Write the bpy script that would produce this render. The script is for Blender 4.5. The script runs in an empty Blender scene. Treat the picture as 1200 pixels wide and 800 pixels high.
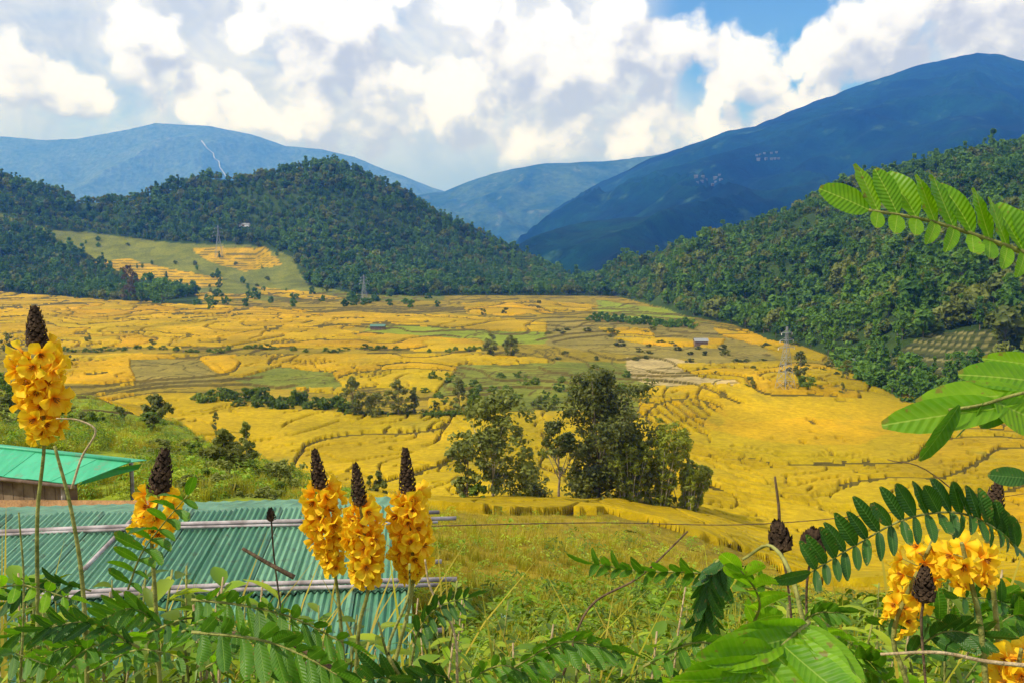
import bpy, bmesh, math, random
import numpy as np
from mathutils import Vector, Matrix, Euler
R = math.radians
scene = bpy.context.scene
COL = scene.collection
random.seed(7)

# ------------------------------------------------------------------ camera
ZC = 42.0                       # eye height above the valley floor
PITCH = math.atan(0.1)
SP, CP = math.sin(PITCH), math.cos(PITCH)
cam_d = bpy.data.cameras.new('camera'); cam = bpy.data.objects.new('camera', cam_d); COL.objects.link(cam)
cam.location = (0, 0, ZC); cam.rotation_euler = (math.pi/2 - PITCH, 0, 0)
cam_d.sensor_width = 36; cam_d.lens = 30; cam_d.clip_start = 0.05; cam_d.clip_end = 60000
scene.camera = cam
# ------------------------------------------------------------------ exposure
scene.view_settings.view_transform = 'Standard'; scene.view_settings.look = 'None'
scene.view_settings.gamma = 1; scene.view_settings.exposure = 0.0
scene.view_settings.use_curve_mapping = False
scene.render.engine = 'CYCLES'
scene.cycles.volume_bounces = 1
# ------------------------------------------------------------------ sun
SUN_EL, SUN_AZ = R(46), R(-112)      # azimuth clockwise from +Y: left and a little behind the camera
sdir = Vector((math.sin(SUN_AZ)*math.cos(SUN_EL), math.cos(SUN_AZ)*math.cos(SUN_EL), math.sin(SUN_EL)))
sl = bpy.data.lights.new('sun', 'SUN'); sl.energy = 4.2; sl.angle = R(0.5); sl.color = (1, 0.95, 0.86)
sun = bpy.data.objects.new('sun', sl); COL.objects.link(sun)
sun.rotation_euler = (-sdir).to_track_quat('-Z', 'Y').to_euler()

# ------------------------------------------------------------------ picking points
def tdrop(row):
    yc = (400-row)/1000
    return (SP - yc*CP)/(CP + yc*SP)
def at(px, row, D):
    """world point on the ray of that picture position, D metres away along Y"""
    X = (px-600)/1000; yc = (400-row)/1000
    dy = CP + yc*SP
    t = D/dy
    return Vector((X*t, D, ZC + (-SP + yc*CP)*t))
def proj(x, y, z):
    dz = z-ZC
    dep = np.maximum(y*CP - dz*SP, 1e-3); up = y*SP + dz*CP
    return 600+1000*x/dep, 400-1000*up/dep

# ------------------------------------------------------------------ node helpers
class NT:
    def __init__(s, tree): s.t = tree; s.n = tree.nodes; s.l = tree.links
    def new(s, typ, **kw):
        n = s.n.new(typ)
        for k, v in kw.items(): setattr(n, k, v)
        return n
    def put(s, sock, v):
        if isinstance(v, bpy.types.NodeSocket): s.l.new(v, sock)
        elif v is not None: sock.default_value = v
    def m(s, op, a, b=None, c=None, clamp=False):
        n = s.new('ShaderNodeMath', operation=op, use_clamp=clamp)
        s.put(n.inputs[0], a)
        if b is not None: s.put(n.inputs[1], b)
        if c is not None: s.put(n.inputs[2], c)
        return n.outputs[0]
    def mix(s, f, a, b, mode='MIX'):
        n = s.new('ShaderNodeMix', data_type='RGBA', blend_type=mode)
        s.put(n.inputs[0], f); s.put(n.inputs[6], a); s.put(n.inputs[7], b)
        return n.outputs[2]
    def noise(s, vec, scale, detail=3, rough=0.5, dist=0, dims='3D'):
        n = s.new('ShaderNodeTexNoise', noise_dimensions=dims)
        if vec is not None: s.l.new(vec, n.inputs['Vector'])
        n.inputs['Scale'].default_value = scale; n.inputs['Detail'].default_value = detail
        n.inputs['Roughness'].default_value = rough; n.inputs['Distortion'].default_value = dist
        return n.outputs[0]
    def ramp(s, f, a, b, lo=0., hi=1., smooth=True):
        n = s.new('ShaderNodeMapRange', interpolation_type='SMOOTHSTEP' if smooth else 'LINEAR')
        s.put(n.inputs[0], f); s.put(n.inputs[1], a); s.put(n.inputs[2], b)
        s.put(n.inputs[3], lo); s.put(n.inputs[4], hi)
        return n.outputs[0]
    def comb(s, x, y, z):
        n = s.new('ShaderNodeCombineXYZ')
        s.put(n.inputs[0], x); s.put(n.inputs[1], y); s.put(n.inputs[2], z)
        return n.outputs[0]

def c4(c): return (c[0], c[1], c[2], 1)

# ------------------------------------------------------------------ world: sky with clouds
def make_world():
    w = bpy.data.worlds.new('World'); scene.world = w; w.use_nodes = True
    w.node_tree.nodes.clear()
    g = bpy.data.node_groups.new('cloud_density', 'ShaderNodeTree')
    g.interface.new_socket('U', in_out='INPUT', socket_type='NodeSocketFloat')
    g.interface.new_socket('V', in_out='INPUT', socket_type='NodeSocketFloat')
    g.interface.new_socket('Density', in_out='OUTPUT', socket_type='NodeSocketFloat')
    q = NT(g); gi = q.new('NodeGroupInput'); go = q.new('NodeGroupOutput')
    U0, V0 = gi.outputs[0], gi.outputs[1]
    p = q.comb(U0, V0, 0.0)
    # warp
    w1 = q.noise(p, 9, 4, 0.55); 
    p2 = q.comb(U0, V0, 7.3); w2 = q.noise(p2, 9, 4, 0.55)
    U = q.m('ADD', U0, q.m('MULTIPLY', q.m('SUBTRACT', w1, 0.5), 0.055))
    V = q.m('ADD', V0, q.m('MULTIPLY', q.m('SUBTRACT', w2, 0.5), 0.045))
    pw = q.comb(U, V, 0.0)
    def billow(scale, z):
        v = q.new('ShaderNodeTexVoronoi', feature='F1', voronoi_dimensions='2D')
        q.l.new(pw, v.inputs['Vector']); v.inputs['Scale'].default_value = scale
        v.inputs['Detail'].default_value = 1; v.inputs['Roughness'].default_value = 0.5
        return v.outputs['Distance']
    bl = q.m('MULTIPLY', q.m('SUBTRACT', 0.42, billow(11, 0)), 0.75)
    bl2 = q.m('MULTIPLY', q.m('SUBTRACT', 0.42, billow(30, 3)), 0.42)
    fine = q.m('MULTIPLY', q.m('SUBTRACT', q.noise(pw, 20, 8, 0.6), 0.5), 1.2)
    # blobs (px, row, half width, half height, weight): where the bright heaps stand
    blobs = [(20,82,80,42,1.1),(165,72,58,60,1.1),(95,112,70,30,.8),(235,118,80,38,1.1),(325,135,75,30,.9),(365,40,95,75,1.1),
             (430,115,120,60,1.1),(540,120,90,60,1.0),(660,85,130,85,1.2),(760,115,120,75,1.1),(860,95,75,55,1.0),(905,104,60,40,1.1),(945,112,60,42,1.1),(870,135,85,40,1.0),(800,62,60,50,1.0),(808,100,90,60,1.6),(700,150,110,45,1.3),
             (560,25,80,45,.8),(470,10,90,30,.9),(640,158,110,42,.95),(730,160,90,36,.9),(560,150,70,34,.85),(725,18,62,42,.85),
             (965,62,48,36,1.0),(1020,42,62,44,1.0),(1100,40,120,70,1.1),(1200,40,140,80,1.1),(1300,60,160,90,1.1)]
    tot = None
    for (px, row, wx, wy, k) in blobs:
        d = (at(px, row, 1) - Vector((0,0,ZC))).normalized()
        cu, cv = math.atan2(d.x, d.y), math.asin(d.z)
        kk = k**.5
        ix, iy = 1/(wx/1000*.92*kk), 1/(wy/1000*kk)
        a = q.new('ShaderNodeVectorMath', operation='MULTIPLY_ADD')
        q.l.new(pw, a.inputs[0]); a.inputs[1].default_value = (ix, iy, 0); a.inputs[2].default_value = (-cu*ix, -cv*iy, 0)
        b = q.new('ShaderNodeVectorMath', operation='DOT_PRODUCT'); q.l.new(a.outputs[0], b.inputs[0]); q.l.new(a.outputs[0], b.inputs[1])
        tot = b.outputs['Value'] if tot is None else q.m('MINIMUM', tot, b.outputs['Value'])
    tot = q.m('DIVIDE', 1.06, q.m('ADD', 1.0, q.m('MULTIPLY', tot, tot)))
    # outside the frame: broken cumulus everywhere
    big = q.m('MULTIPLY', q.m('SUBTRACT', q.noise(q.comb(U0, q.m('MULTIPLY', V0, 1.6), 4.0), 2.2, 3), 0.36), 4.5)
    az = q.m('ABSOLUTE', U0)
    outside = q.m('MAXIMUM', q.ramp(az, 0.62, 0.8), q.ramp(V0, 0.34, 0.5))
    tot = q.m('ADD', q.m('MULTIPLY', tot, q.m('SUBTRACT', 1.0, outside)), q.m('MULTIPLY', big, outside))
    dens = q.m('ADD', q.m('ADD', q.m('SUBTRACT', tot, 0.40), bl), q.m('ADD', bl2, fine))
    q.l.new(dens, go.inputs[0])

    s = NT(w.node_tree)
    out = s.new('ShaderNodeOutputWorld')
    tc = s.new('ShaderNodeTexCoord'); sep = s.new('ShaderNodeSeparateXYZ')
    nm = s.new('ShaderNodeVectorMath', operation='NORMALIZE'); s.l.new(tc.outputs['Generated'], nm.inputs[0])
    s.l.new(nm.outputs[0], sep.inputs[0])
    U = s.m('ARCTAN2', sep.outputs[0], sep.outputs[1]); V = s.m('ARCSINE', sep.outputs[2])
    def dens(du, dv):
        n = s.new('ShaderNodeGroup'); n.node_tree = g
        s.put(n.inputs[0], s.m('ADD', U, du)); s.put(n.inputs[1], s.m('ADD', V, dv))
        return n.outputs[0]
    d0 = dens(0.0, 0.0); d1 = dens(-0.016, 0.034)
    P = s.comb(U, V, 0.0)
    sky = s.new('ShaderNodeTexSky', sky_type='NISHITA'); sky.sun_disc = False
    sky.sun_elevation = SUN_EL; sky.sun_rotation = SUN_AZ; sky.air_density = 1.0; sky.dust_density = 0.3; sky.ozone_density = 2.0
    # nishita through a colour so that both layers share one Background
    skyc = s.mix(1.0, sky.outputs[0], (0.06, 0.10, 0.16, 1), 'MULTIPLY')
    # high grey-white veil
    veil_n = s.noise(s.comb(U, s.m('MULTIPLY', V, 2.2), 2.0), 5, 5, 0.6, 0.6)
    bd = (at(922, 14, 1)-Vector((0,0,ZC))).normalized(); bu, bv = math.atan2(bd.x, bd.y), math.asin(bd.z)
    a = s.m('DIVIDE', s.m('SUBTRACT', U, bu), 0.20); b = s.m('DIVIDE', s.m('SUBTRACT', V, bv), 0.15)
    hole = s.m('SUBTRACT', 1.0, s.m('ADD', s.m('MULTIPLY', a, a), s.m('MULTIPLY', b, b)), clamp=True)
    veil = s.m('SUBTRACT', s.ramp(veil_n, 0.28, 0.5, 0.55, 1.0), s.m('MULTIPLY', s.ramp(hole, 0.1, 0.7), 0.96), clamp=True)
    veil_col = s.mix(s.ramp(s.noise(P, 11, 5, 0.6, 0.8), 0.3, 0.7), (0.60, 0.66, 0.86, 1), (0.92, 0.97, 1.16, 1))
    low = s.ramp(V, 0.17, 0.07)          # air under the cloud base: blue grey
    veil_col = s.mix(s.m('MULTIPLY', low, 0.85), veil_col, (0.36, 0.50, 0.84, 1))
    base = s.mix(veil, skyc, veil_col)
    # heaps
    cm = s.ramp(d0, -0.12, 0.26)
    cut = s.ramp(s.m('ADD', V, s.m('MULTIPLY', s.m('SUBTRACT', s.noise(P, 14, 4), 0.5), 0.06)), 0.085, 0.125)
    cm = s.m('MULTIPLY', cm, cut)
    lit = s.m('SUBTRACT', d0, d1)
    big_sh = s.noise(s.comb(U, s.m('MULTIPLY', V, 1.7), 9.0), 8, 6, 0.58, 0.3)
    shade = s.m('ADD', s.m('MULTIPLY', lit, 1.15), s.m('MULTIPLY', s.m('SUBTRACT', big_sh, 0.5), 2.2))
    shade = s.m('ADD', shade, s.ramp(d0, 0.0, 1.3, 0.30, 0.22))
    # right hand heap is greyer, the middle one is brightest
    grey = s.m('ADD', s.ramp(U, 0.30, 0.40, 0.0, -0.42), s.ramp(V, 0.085, 0.16, -0.22, 0.14))
    shade = s.m('ADD', shade, grey)
    t = s.ramp(shade, -0.22, 0.92)
    cc = s.mix(t, (0.55, 0.58, 0.74, 1), (1.12, 1.16, 1.42, 1))
    col = s.mix(cm, base, cc)
    hz = s.ramp(V, 0.05, -0.02)
    col = s.mix(s.m('MULTIPLY', hz, 0.8), col, (0.42, 0.55, 0.74, 1))
    bg = s.new('ShaderNodeBackground'); s.l.new(col, bg.inputs[0]); bg.inputs[1].default_value = 1.0
    s.l.new(bg.outputs[0], out.inputs[0])
make_world()

# ------------------------------------------------------------------ properties
def tag(o, label=None, cat=None, group=None, kind=None):
    if label: o['label'] = label
    if cat: o['category'] = cat
    if group: o['group'] = group
    if kind: o['kind'] = kind
    return o
def link(name, me, parent=None, loc=(0,0,0), rot=(0,0,0), scale=(1,1,1)):
    o = bpy.data.objects.new(name, me); COL.objects.link(o)
    o.location = loc; o.rotation_euler = rot; o.scale = scale
    if parent: o.parent = parent
    return o
def empty(name, loc=(0,0,0), rz=0):
    o = bpy.data.objects.new(name, None); COL.objects.link(o); o.location = loc; o.rotation_euler = (0,0,rz)
    o.empty_display_size = 0.2
    return o
KIDS = {}
def copy_tree(o, parent=None):
    c = o.copy(); COL.objects.link(c); c.parent = parent
    for ch in list(o.children): copy_tree(ch, c)
    return c

# ------------------------------------------------------------------ numpy mesh
def np_mesh(name, V, F, mats=(), smooth=False, cols=None, fm=None, uv=None):
    me = bpy.data.meshes.new(name)
    V = np.asarray(V, dtype=np.float32); F = np.asarray(F, dtype=np.int32)
    k = F.shape[1]
    me.vertices.add(len(V)); me.vertices.foreach_set('co', V.ravel())
    me.loops.add(F.size); me.loops.foreach_set('vertex_index', F.ravel())
    me.polygons.add(len(F)); me.polygons.foreach_set('loop_start', np.arange(0, F.size, k, dtype=np.int32))
    if smooth: me.polygons.foreach_set('use_smooth', np.ones(len(F), dtype=bool))
    for m in mats: me.materials.append(m)
    if fm is not None: me.polygons.foreach_set('material_index', np.asarray(fm, dtype=np.int32))
    if cols is not None:
        a = me.color_attributes.new('Col', 'FLOAT_COLOR', 'POINT')
        cc = np.ones((len(V), 4), dtype=np.float32); cc[:, :3] = cols
        a.data.foreach_set('color', cc.ravel())
    me.update(calc_edges=True)
    return me
class MB:
    """collects quads / tris of arbitrary shapes"""
    def __init__(s): s.v = []; s.f = []; s.mi = []
    def add(s, vs, fs, mi=0):
        b = len(s.v); s.v += [tuple(v) for v in vs]; s.f += [tuple(i+b for i in f) for f in fs]; s.mi += [mi]*len(fs)
    def box(s, lo, hi, mi=0, M=None):
        x0,y0,z0 = lo; x1,y1,z1 = hi
        vs = [Vector(p) for p in ((x0,y0,z0),(x1,y0,z0),(x1,y1,z0),(x0,y1,z0),(x0,y0,z1),(x1,y0,z1),(x1,y1,z1),(x0,y1,z1))]
        if M: vs = [M@v for v in vs]
        s.add(vs, [(0,3,2,1),(4,5,6,7),(0,1,5,4),(1,2,6,5),(2,3,7,6),(3,0,4,7)], mi)
    def tube(s, pts, rad, n=6, mi=0, cap=True):
        pts = [Vector(p) for p in pts]
        if not hasattr(rad, '__len__'): rad = [rad]*len(pts)
        rings = []; b = len(s.v); up = None
        for i, p in enumerate(pts):
            t = (pts[min(i+1, len(pts)-1)]-pts[max(i-1, 0)])
            if t.length < 1e-9: t = Vector((0,0,1))
            t.normalize()
            if up is None: up = Vector((0,0,1)) if abs(t.z) < .9 else Vector((1,0,0))
            a = t.cross(up); 
            if a.length < 1e-6: a = t.cross(Vector((0,1,0)))
            a.normalize(); c = t.cross(a)
            up = -c if False else c.cross(t).cross(t)*-1 if False else up
            for k in range(n):
                an = 2*math.pi*k/n
                s.v.append(tuple(p + (a*math.cos(an)+c*math.sin(an))*rad[i]))
        for i in range(len(pts)-1):
            for k in range(n):
                s.f.append((b+i*n+k, b+i*n+(k+1)%n, b+(i+1)*n+(k+1)%n, b+(i+1)*n+k)); s.mi.append(mi)
        if cap:
            s.f.append(tuple(b+k for k in range(n))[::-1]); s.mi.append(mi)
            s.f.append(tuple(b+(len(pts)-1)*n+k for k in range(n))); s.mi.append(mi)
    def mesh(s, name, mats, smooth=False):
        me = bpy.data.meshes.new(name); me.from_pydata(s.v, [], s.f)
        for m in (mats if isinstance(mats, (list, tuple)) else [mats]): me.materials.append(m)
        me.polygons.foreach_set('material_index', np.array(s.mi, dtype=np.int32))
        if smooth: me.polygons.foreach_set('use_smooth', np.ones(len(s.f), dtype=bool))
        me.update(); return me

# ------------------------------------------------------------------ numpy noise
def vnoise(x, y, seed=0):
    xi = np.floor(x).astype(np.int64); yi = np.floor(y).astype(np.int64)
    fx = x-xi; fy = y-yi; fx = fx*fx*(3-2*fx); fy = fy*fy*(3-2*fy)
    def h(a, b):
        n = (a*374761393 + b*668265263 + seed*1442695041) & 0xffffffff
        n = ((n ^ (n >> 13))*1274126177) & 0xffffffff
        return ((n ^ (n >> 16)) & 0xffff)/65535.0
    return (h(xi,yi)*(1-fx)+h(xi+1,yi)*fx)*(1-fy) + (h(xi,yi+1)*(1-fx)+h(xi+1,yi+1)*fx)*fy
def fbm(x, y, oct=4, seed=0):
    r = 0; a = 1; t = 0
    for i in range(oct):
        r = r + a*vnoise(x*2**i, y*2**i, seed+i*17); t += a; a *= .5
    return r/t - .5

# ------------------------------------------------------------------ terrain height
KD = [0.1, 1, 2, 4, 7, 12, 14, 16, 18, 24, 30, 45, 60, 90, 130, 180, 230]
def rr(D, row): return D*tdrop(row)
PROF = {   # picture column: drop below the eye at each KD
 -800: [1.6,1.7,2.1,3.4,5.8,7.0,6.6,4.6,5.6,8.4,8.6,9.8,rr(60,485),rr(90,462),rr(130,448),rr(180,440),36],
 0:    [1.6,1.7,2.1,3.4,5.8,7.0,6.6,4.62,5.6,8.3,8.6,rr(45,520),rr(60,500),rr(90,480),rr(130,464),rr(180,452),38],
 100:  [1.6,1.7,2.1,3.4,5.8,7.0,6.6,4.62,5.6,8.2,8.4,rr(45,535),rr(60,515),rr(90,492),rr(130,475),rr(180,464),40],
 200:  [1.6,1.7,2.1,3.4,5.8,7.0,6.6,4.62,5.3,7.2,rr(30,570),rr(45,545),rr(60,528),rr(90,508),rr(130,494),38,42],
 300:  [1.6,1.7,2.1,3.4,5.8,7.0,6.6,4.75,5.3,7.0,rr(30,580),rr(45,563),rr(60,553),rr(90,542),38,42,42],
 400:  [1.6,1.7,2.1,3.2,5.4,6.6,6.6,5.2,5.9,7.5,rr(30,600),rr(45,588),rr(60,582),rr(90,574),38,42,42],
 490:  [1.6,1.7,2.0,2.9,4.2,5.6,6.1,6.5,7.0,8.3,rr(30,617),rr(45,602),rr(60,596),rr(90,588),38,42,42],
 600:  [1.6,1.7,1.9,2.6,3.6,5.2,5.8,6.6,7.2,8.8,rr(30,635),rr(45,610),rr(60,600),rr(90,589),rr(130,578),42,42],
 700:  [1.6,1.7,1.9,2.6,3.6,5.1,5.8,6.6,7.2,9.2,rr(30,655),rr(45,628),rr(60,612),rr(90,594),rr(130,580),42,42],
 800:  [1.6,1.7,1.9,2.5,3.5,5.1,5.9,6.8,7.6,9.9,rr(30,675),rr(45,655),rr(60,637),rr(90,610),rr(130,590),42,42],
 900:  [1.6,1.7,1.9,2.4,3.4,5.2,6.0,6.9,7.8,10.3,rr(30,693),rr(45,682),rr(60,668),rr(90,640),rr(130,606),42,42],
 1000: [1.6,1.7,1.9,2.3,3.3,5.4,6.4,7.4,8.4,11.0,rr(30,712),rr(45,700),rr(60,688),rr(90,662),rr(130,615),42,42],
 1200: [1.5,1.6,1.8,2.2,3.2,5.4,6.4,7.4,8.4,11.0,rr(30,712),rr(45,700),rr(60,688),rr(90,662),rr(130,615),42,42],
 2400: [1.5,1.6,1.8,2.2,3.2,5.4,6.4,7.4,8.4,11.0,rr(30,700),rr(45,690),rr(60,680),rr(90,650),rr(130,605),42,42],
}
def near_z(pa, D):
    ks = sorted(PROF); L = np.log(np.maximum(D, .1)); KL = np.log(KD)
    cols = [np.interp(L, KL, PROF[k]) for k in ks]
    res = np.zeros_like(D)
    pa = np.clip(pa, ks[0], ks[-1]-1e-3)
    for i in range(len(ks)-1):
        m = (pa >= ks[i]) & (pa < ks[i+1])
        f = (pa-ks[i])/(ks[i+1]-ks[i]); f = f*f*(3-2*f)*.5 + f*.5
        res = np.where(m, cols[i]*(1-f)+cols[i+1]*f, res)
    return ZC-res
LH_D = [800, 870, 950, 1050, 1150, 1250, 1350, 1500, 1750]
LH = {-800:[353,345,325,290,250,220,180,190,240], 0:[353,347,337,318,290,250,199,205,250],
      100:[353,348.5,342,322,300,277,234,238,280], 200:[353,348.5,342,325,305,272,229,235,280],
      240:[353,348.5,343,327,306,268,216,222,280],
      300:[353,348.5,343,330,305,262,207,214,270], 345:[353,348.5,343,326,296,250,198,205,260], 380:[353,348.5,343,325,292,246,192,200,255],
      420:[353,348.5,344,325,294,250,202,210,260], 470:[353,348.5,344,328,302,265,224,232,275],
      520:[353,348.5,344,333,315,287,253,260,290], 570:[353,348.5,344,336,322,303,276,282,310],
      620:[353,348.5,344,339,331,320,304,309,325], 670:[353,348.5,344,341,338,335,329,333,336],
      720:[353,348.5,344.5,342,341,340,339,338,338], 2400:[353,348.5,344.5,342,341,340,339,338,338]}
RH = [(640,1100,1300,341),(700,1000,1200,338),(740,800,1100,320),(800,600,1000,294),(860,520,950,280),(900,425,900,268),(940,392,880,251),
      (970,355,870,235),(1010,315,860,222),(1060,250,850,208),(1100,240,830,192),(1140,228,820,184),(1200,218,800,180),(1400,210,750,150),(2400,200,700,120)]
def left_hill(pa, D):
    ks = sorted(LH); cols = [np.interp(D, LH_D, [ZC - d*tdrop(r) for d, r in zip(LH_D, LH[k])]) for k in ks]
    res = np.zeros_like(D); pc = np.clip(pa, ks[0], ks[-1]-1e-3)
    for i in range(len(ks)-1):
        m = (pc >= ks[i]) & (pc < ks[i+1]); f = (pc-ks[i])/(ks[i+1]-ks[i])
        res = np.where(m, cols[i]*(1-f)+cols[i+1]*f, res)
    return np.where(D > 800, np.maximum(res, 0), 0)
def right_hill(pa, D):
    k = [r[0] for r in RH]
    B = np.interp(pa, k, [r[1] for r in RH]); Rd = np.interp(pa, k, [r[2] for r in RH]); rw = np.interp(pa, k, [r[3] for r in RH])
    zr = ZC - Rd*tdrop(rw)
    s = (D-B)/(Rd-B)
    sc = np.clip(s, 0, 1)
    up = zr*(sc*sc*(3-2*sc)*.55 + sc*.45)
    down = zr*np.clip(1-(s-1)*.8, 0, 1)
    z = np.where(s <= 1, up, down)
    return np.where(pa < 620, 0, z), sc
def height(x, y):
    D = np.maximum(y, .1); pa = 600+1000*x/D
    pa = np.clip(pa, -800, 2400)
    n = near_z(pa, D)
    floor = 1.3*fbm(x/90, y/90, 3, 5)
    floor = floor + 4.0*np.exp(-((pa-900)/190)**2-((D-262)/38)**2)
    w = np.clip((D-150)/80, 0, 1); 
    z = n*(1-w) + np.maximum(n, 0)*w + floor*w
    z = np.where(D > 230, floor, z)
    lh = left_hill(pa, D); rh, s = right_hill(pa, D)
    fold = fbm(x/170, y/170, 4, 11)*2
    lh = lh + np.clip(lh/60, 0, 1)*17*fold
    rh = rh + np.clip(s*4, 0, 1)*np.clip((1-s)*3, 0, 1)*44*fold
    h = np.maximum(lh, rh)
    z = z + np.where(h > 0, h, 0)
    rough = np.clip((D-3)/30, 0, 1)*np.clip((200-D)/80, 0, 1)
    z = z + rough*(1.1*fbm(x/9, y/9, 3, 3) )*np.clip(D/60, .15, 1)
    return z
def hz(x, y): return float(height(np.array([x], float), np.array([y], float))[0])
def ground_at(px, row, dmin=2.0, dmax=1600):
    """first point where the ray of this picture position meets the ground"""
    Ds = np.exp(np.linspace(math.log(dmin), math.log(dmax), 1500))
    X = (px-600)/1000; yc = (400-row)/1000; dy = CP+yc*SP
    t = Ds/dy; xs = X*t; zs = ZC+(-SP+yc*CP)*t
    g = height(xs, Ds); k = np.nonzero(g >= zs)[0]
    i = k[0] if len(k) else len(Ds)-1
    return Vector((xs[i], Ds[i], g[i]))

# ------------------------------------------------------------------ land cover
def inpoly(px, row, poly):
    c = np.zeros(px.shape, dtype=bool); n = len(poly); j = n-1
    for i in range(n):
        xi, yi = poly[i]; xj, yj = poly[j]
        if yi != yj:
            c ^= ((yi > row) != (yj > row)) & (px < (xj-xi)*(row-yi)/(yj-yi)+xi)
        j = i
    return c
RICE, = (1,)
ZONES = [  # later wins: (cover, polygon in picture coordinates)
 (1, [(-900,334),(0,342.5),(140,353),(240,358),(430,367),(560,371),(650,379),(690,388),(560,391),(440,378),(400,386),(430,391),(560,399),(575,407),(560,411),(300,407),(60,406),(-900,406)]),
 (2, [(440,378),(560,388),(690,391),(650,402),(575,404),(560,398),(470,392),(425,388)]),
 (1, [(430,372),(560,376),(640,384),(560,383)]),
 (1, [(60,418),(180,415),(260,417),(560,415),(640,421),(645,430),(600,440),(520,459),(470,455),(430,452),(400,463),(350,456),(260,438),(180,453),(60,448)]),
 (3, [(150,421),(230,419),(255,438),(240,453),(160,452)]),
 (9, [(330,430),(390,436),(400,455),(300,455),(270,445)]),
 (1, [(110,462),(240,461),(300,478),(440,488),(560,484),(680,480),(790,500),(800,600),(530,606),(400,590),(300,570),(180,540),(120,492)]),
 (9, [(540,428),(640,424),(735,424),(790,440),(770,482),(560,484),(500,470)]),
 (1, [(500,468),(545,463),(548,478),(500,481)]),
 (3, [(640,374),(830,380),(900,400),(900,420),(780,420),(640,405)]),
 (1, [(700,384),(760,386),(770,396),(720,394)]),
 (1, [(540,356),(630,352),(700,358),(690,365),(600,370),(545,368)]),
 (2, [(700,352),(780,362),(830,378),(760,376),(700,370)]),
 (1, [(716,397),(850,398),(842,408),(760,404)]),
 (1, [(835,384),(880,388),(965,402),(985,412),(960,424),(900,408),(850,394)]),
 (4, [(735,419),(790,420),(835,428),(835,450),(765,452),(735,440)]),
 (1, [(790,428),(910,424),(960,428),(1000,440),(1060,470),(1060,478),(950,468),(830,448)]),
 (3, [(800,405),(905,412),(912,424),(820,426)]),
 (4, [(795,441),(860,444),(868,450),(800,450)]),
 (1, [(750,456),(850,449),(960,459),(1060,474),(1200,490),(2500,512),(2500,820),(985,820),(960,710),(900,660),(880,650),(760,612),(650,590),(640,577),(700,560),(750,560)]),
 (3, [(60,279),(92,277),(140,292),(200,306),(270,318),(350,330),(402,349),(330,352),(215,346),(118,332),(100,305)]),
 (1, [(112,306),(150,303),(205,316),(262,326),(255,336),(205,338),(150,330),(118,324)]),
 (1, [(225,291),(312,290),(332,311),(285,318),(240,305)]),
 (1, [(300,336),(350,341),(402,350),(380,352),(310,346)]),
 (1, [(215,343),(290,345),(300,351),(240,352)]),
]
COVER_COL = {0:(0.27,0.20,0.012), 1:(0.45,0.282,0.002), 2:(0.22,0.27,0.015), 3:(0.235,0.190,0.035), 4:(0.43,0.33,0.13), 5:(0.06,0.10,0.02), 6:(0.035,0.065,0.012), 7:(0.30,0.17,0.07), 8:(0.15,0.165,0.022), 9:(0.17,0.19,0.02)}
def cover(x, y, z):
    px, row = proj(x, y, z)
    D = y
    px = px + 7*fbm(x/14, y/20, 2, 21); row = row + 2.6*fbm(x/11, y/30, 2, 22)
    c = np.zeros(px.shape, dtype=np.int32)
    far = D > 55
    for k, poly in ZONES:
        m = inpoly(px, row, poly) & far
        c[m] = k
    # near slope: olive terraces, green above it on the left
    m = (D < 125) & (c != 1); c[m] = 0
    lf = (D < 230) & (px < 420) & (D < np.interp(px, [-800,0,100,200,300,400], [230,215,210,150,110,95]))
    c[lf] = 2
    c[(D > 13) & (D < 21) & (px < 190)] = 7
    c[(D > 800) & (c != 1) & (px < 520)] = 8
    # forest floor
    rh, s = right_hill(600+1000*x/np.maximum(D, .1), D)
    c[(rh > 0.15)] = 6
    lh = left_hill(600+1000*x/np.maximum(D, .1), D)
    nb = inpoly(px, row, [(-900,230),(30,260),(60,285),(120,310),(150,330),(230,345),(240,357),(140,353),(0,342),(-900,334)])
    c[nb] = 6
    fw = (D > 900) & (c != 1) & (row < np.interp(px, [0,60,100,200,300,340,360,420,500,700], [250,270,272,285,288,300,335,345,348,350]))
    c[fw] = 6
    return c

# ------------------------------------------------------------------ materials
MAT = {}
def mat(name):
    m = bpy.data.materials.new(name); m.use_nodes = True; m.node_tree.nodes.clear(); MAT[name] = m
    q = NT(m.node_tree); o = q.new('ShaderNodeOutputMaterial')
    return m, q, o
def bsdf(q, o, col, rough=.8, spec=.2, bump=None, bstr=.3, bdist=.1):
    b = q.new('ShaderNodeBsdfPrincipled')
    q.put(b.inputs['Base Color'], col); q.put(b.inputs['Roughness'], rough); b.inputs['Specular IOR Level'].default_value = spec
    if bump is not None:
        n = q.new('ShaderNodeBump'); q.l.new(bump, n.inputs['Height']); n.inputs['Strength'].default_value = bstr; n.inputs['Distance'].default_value = bdist
        q.l.new(n.outputs[0], b.inputs['Normal'])
    q.l.new(b.outputs[0], o.inputs[0]); return b

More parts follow.
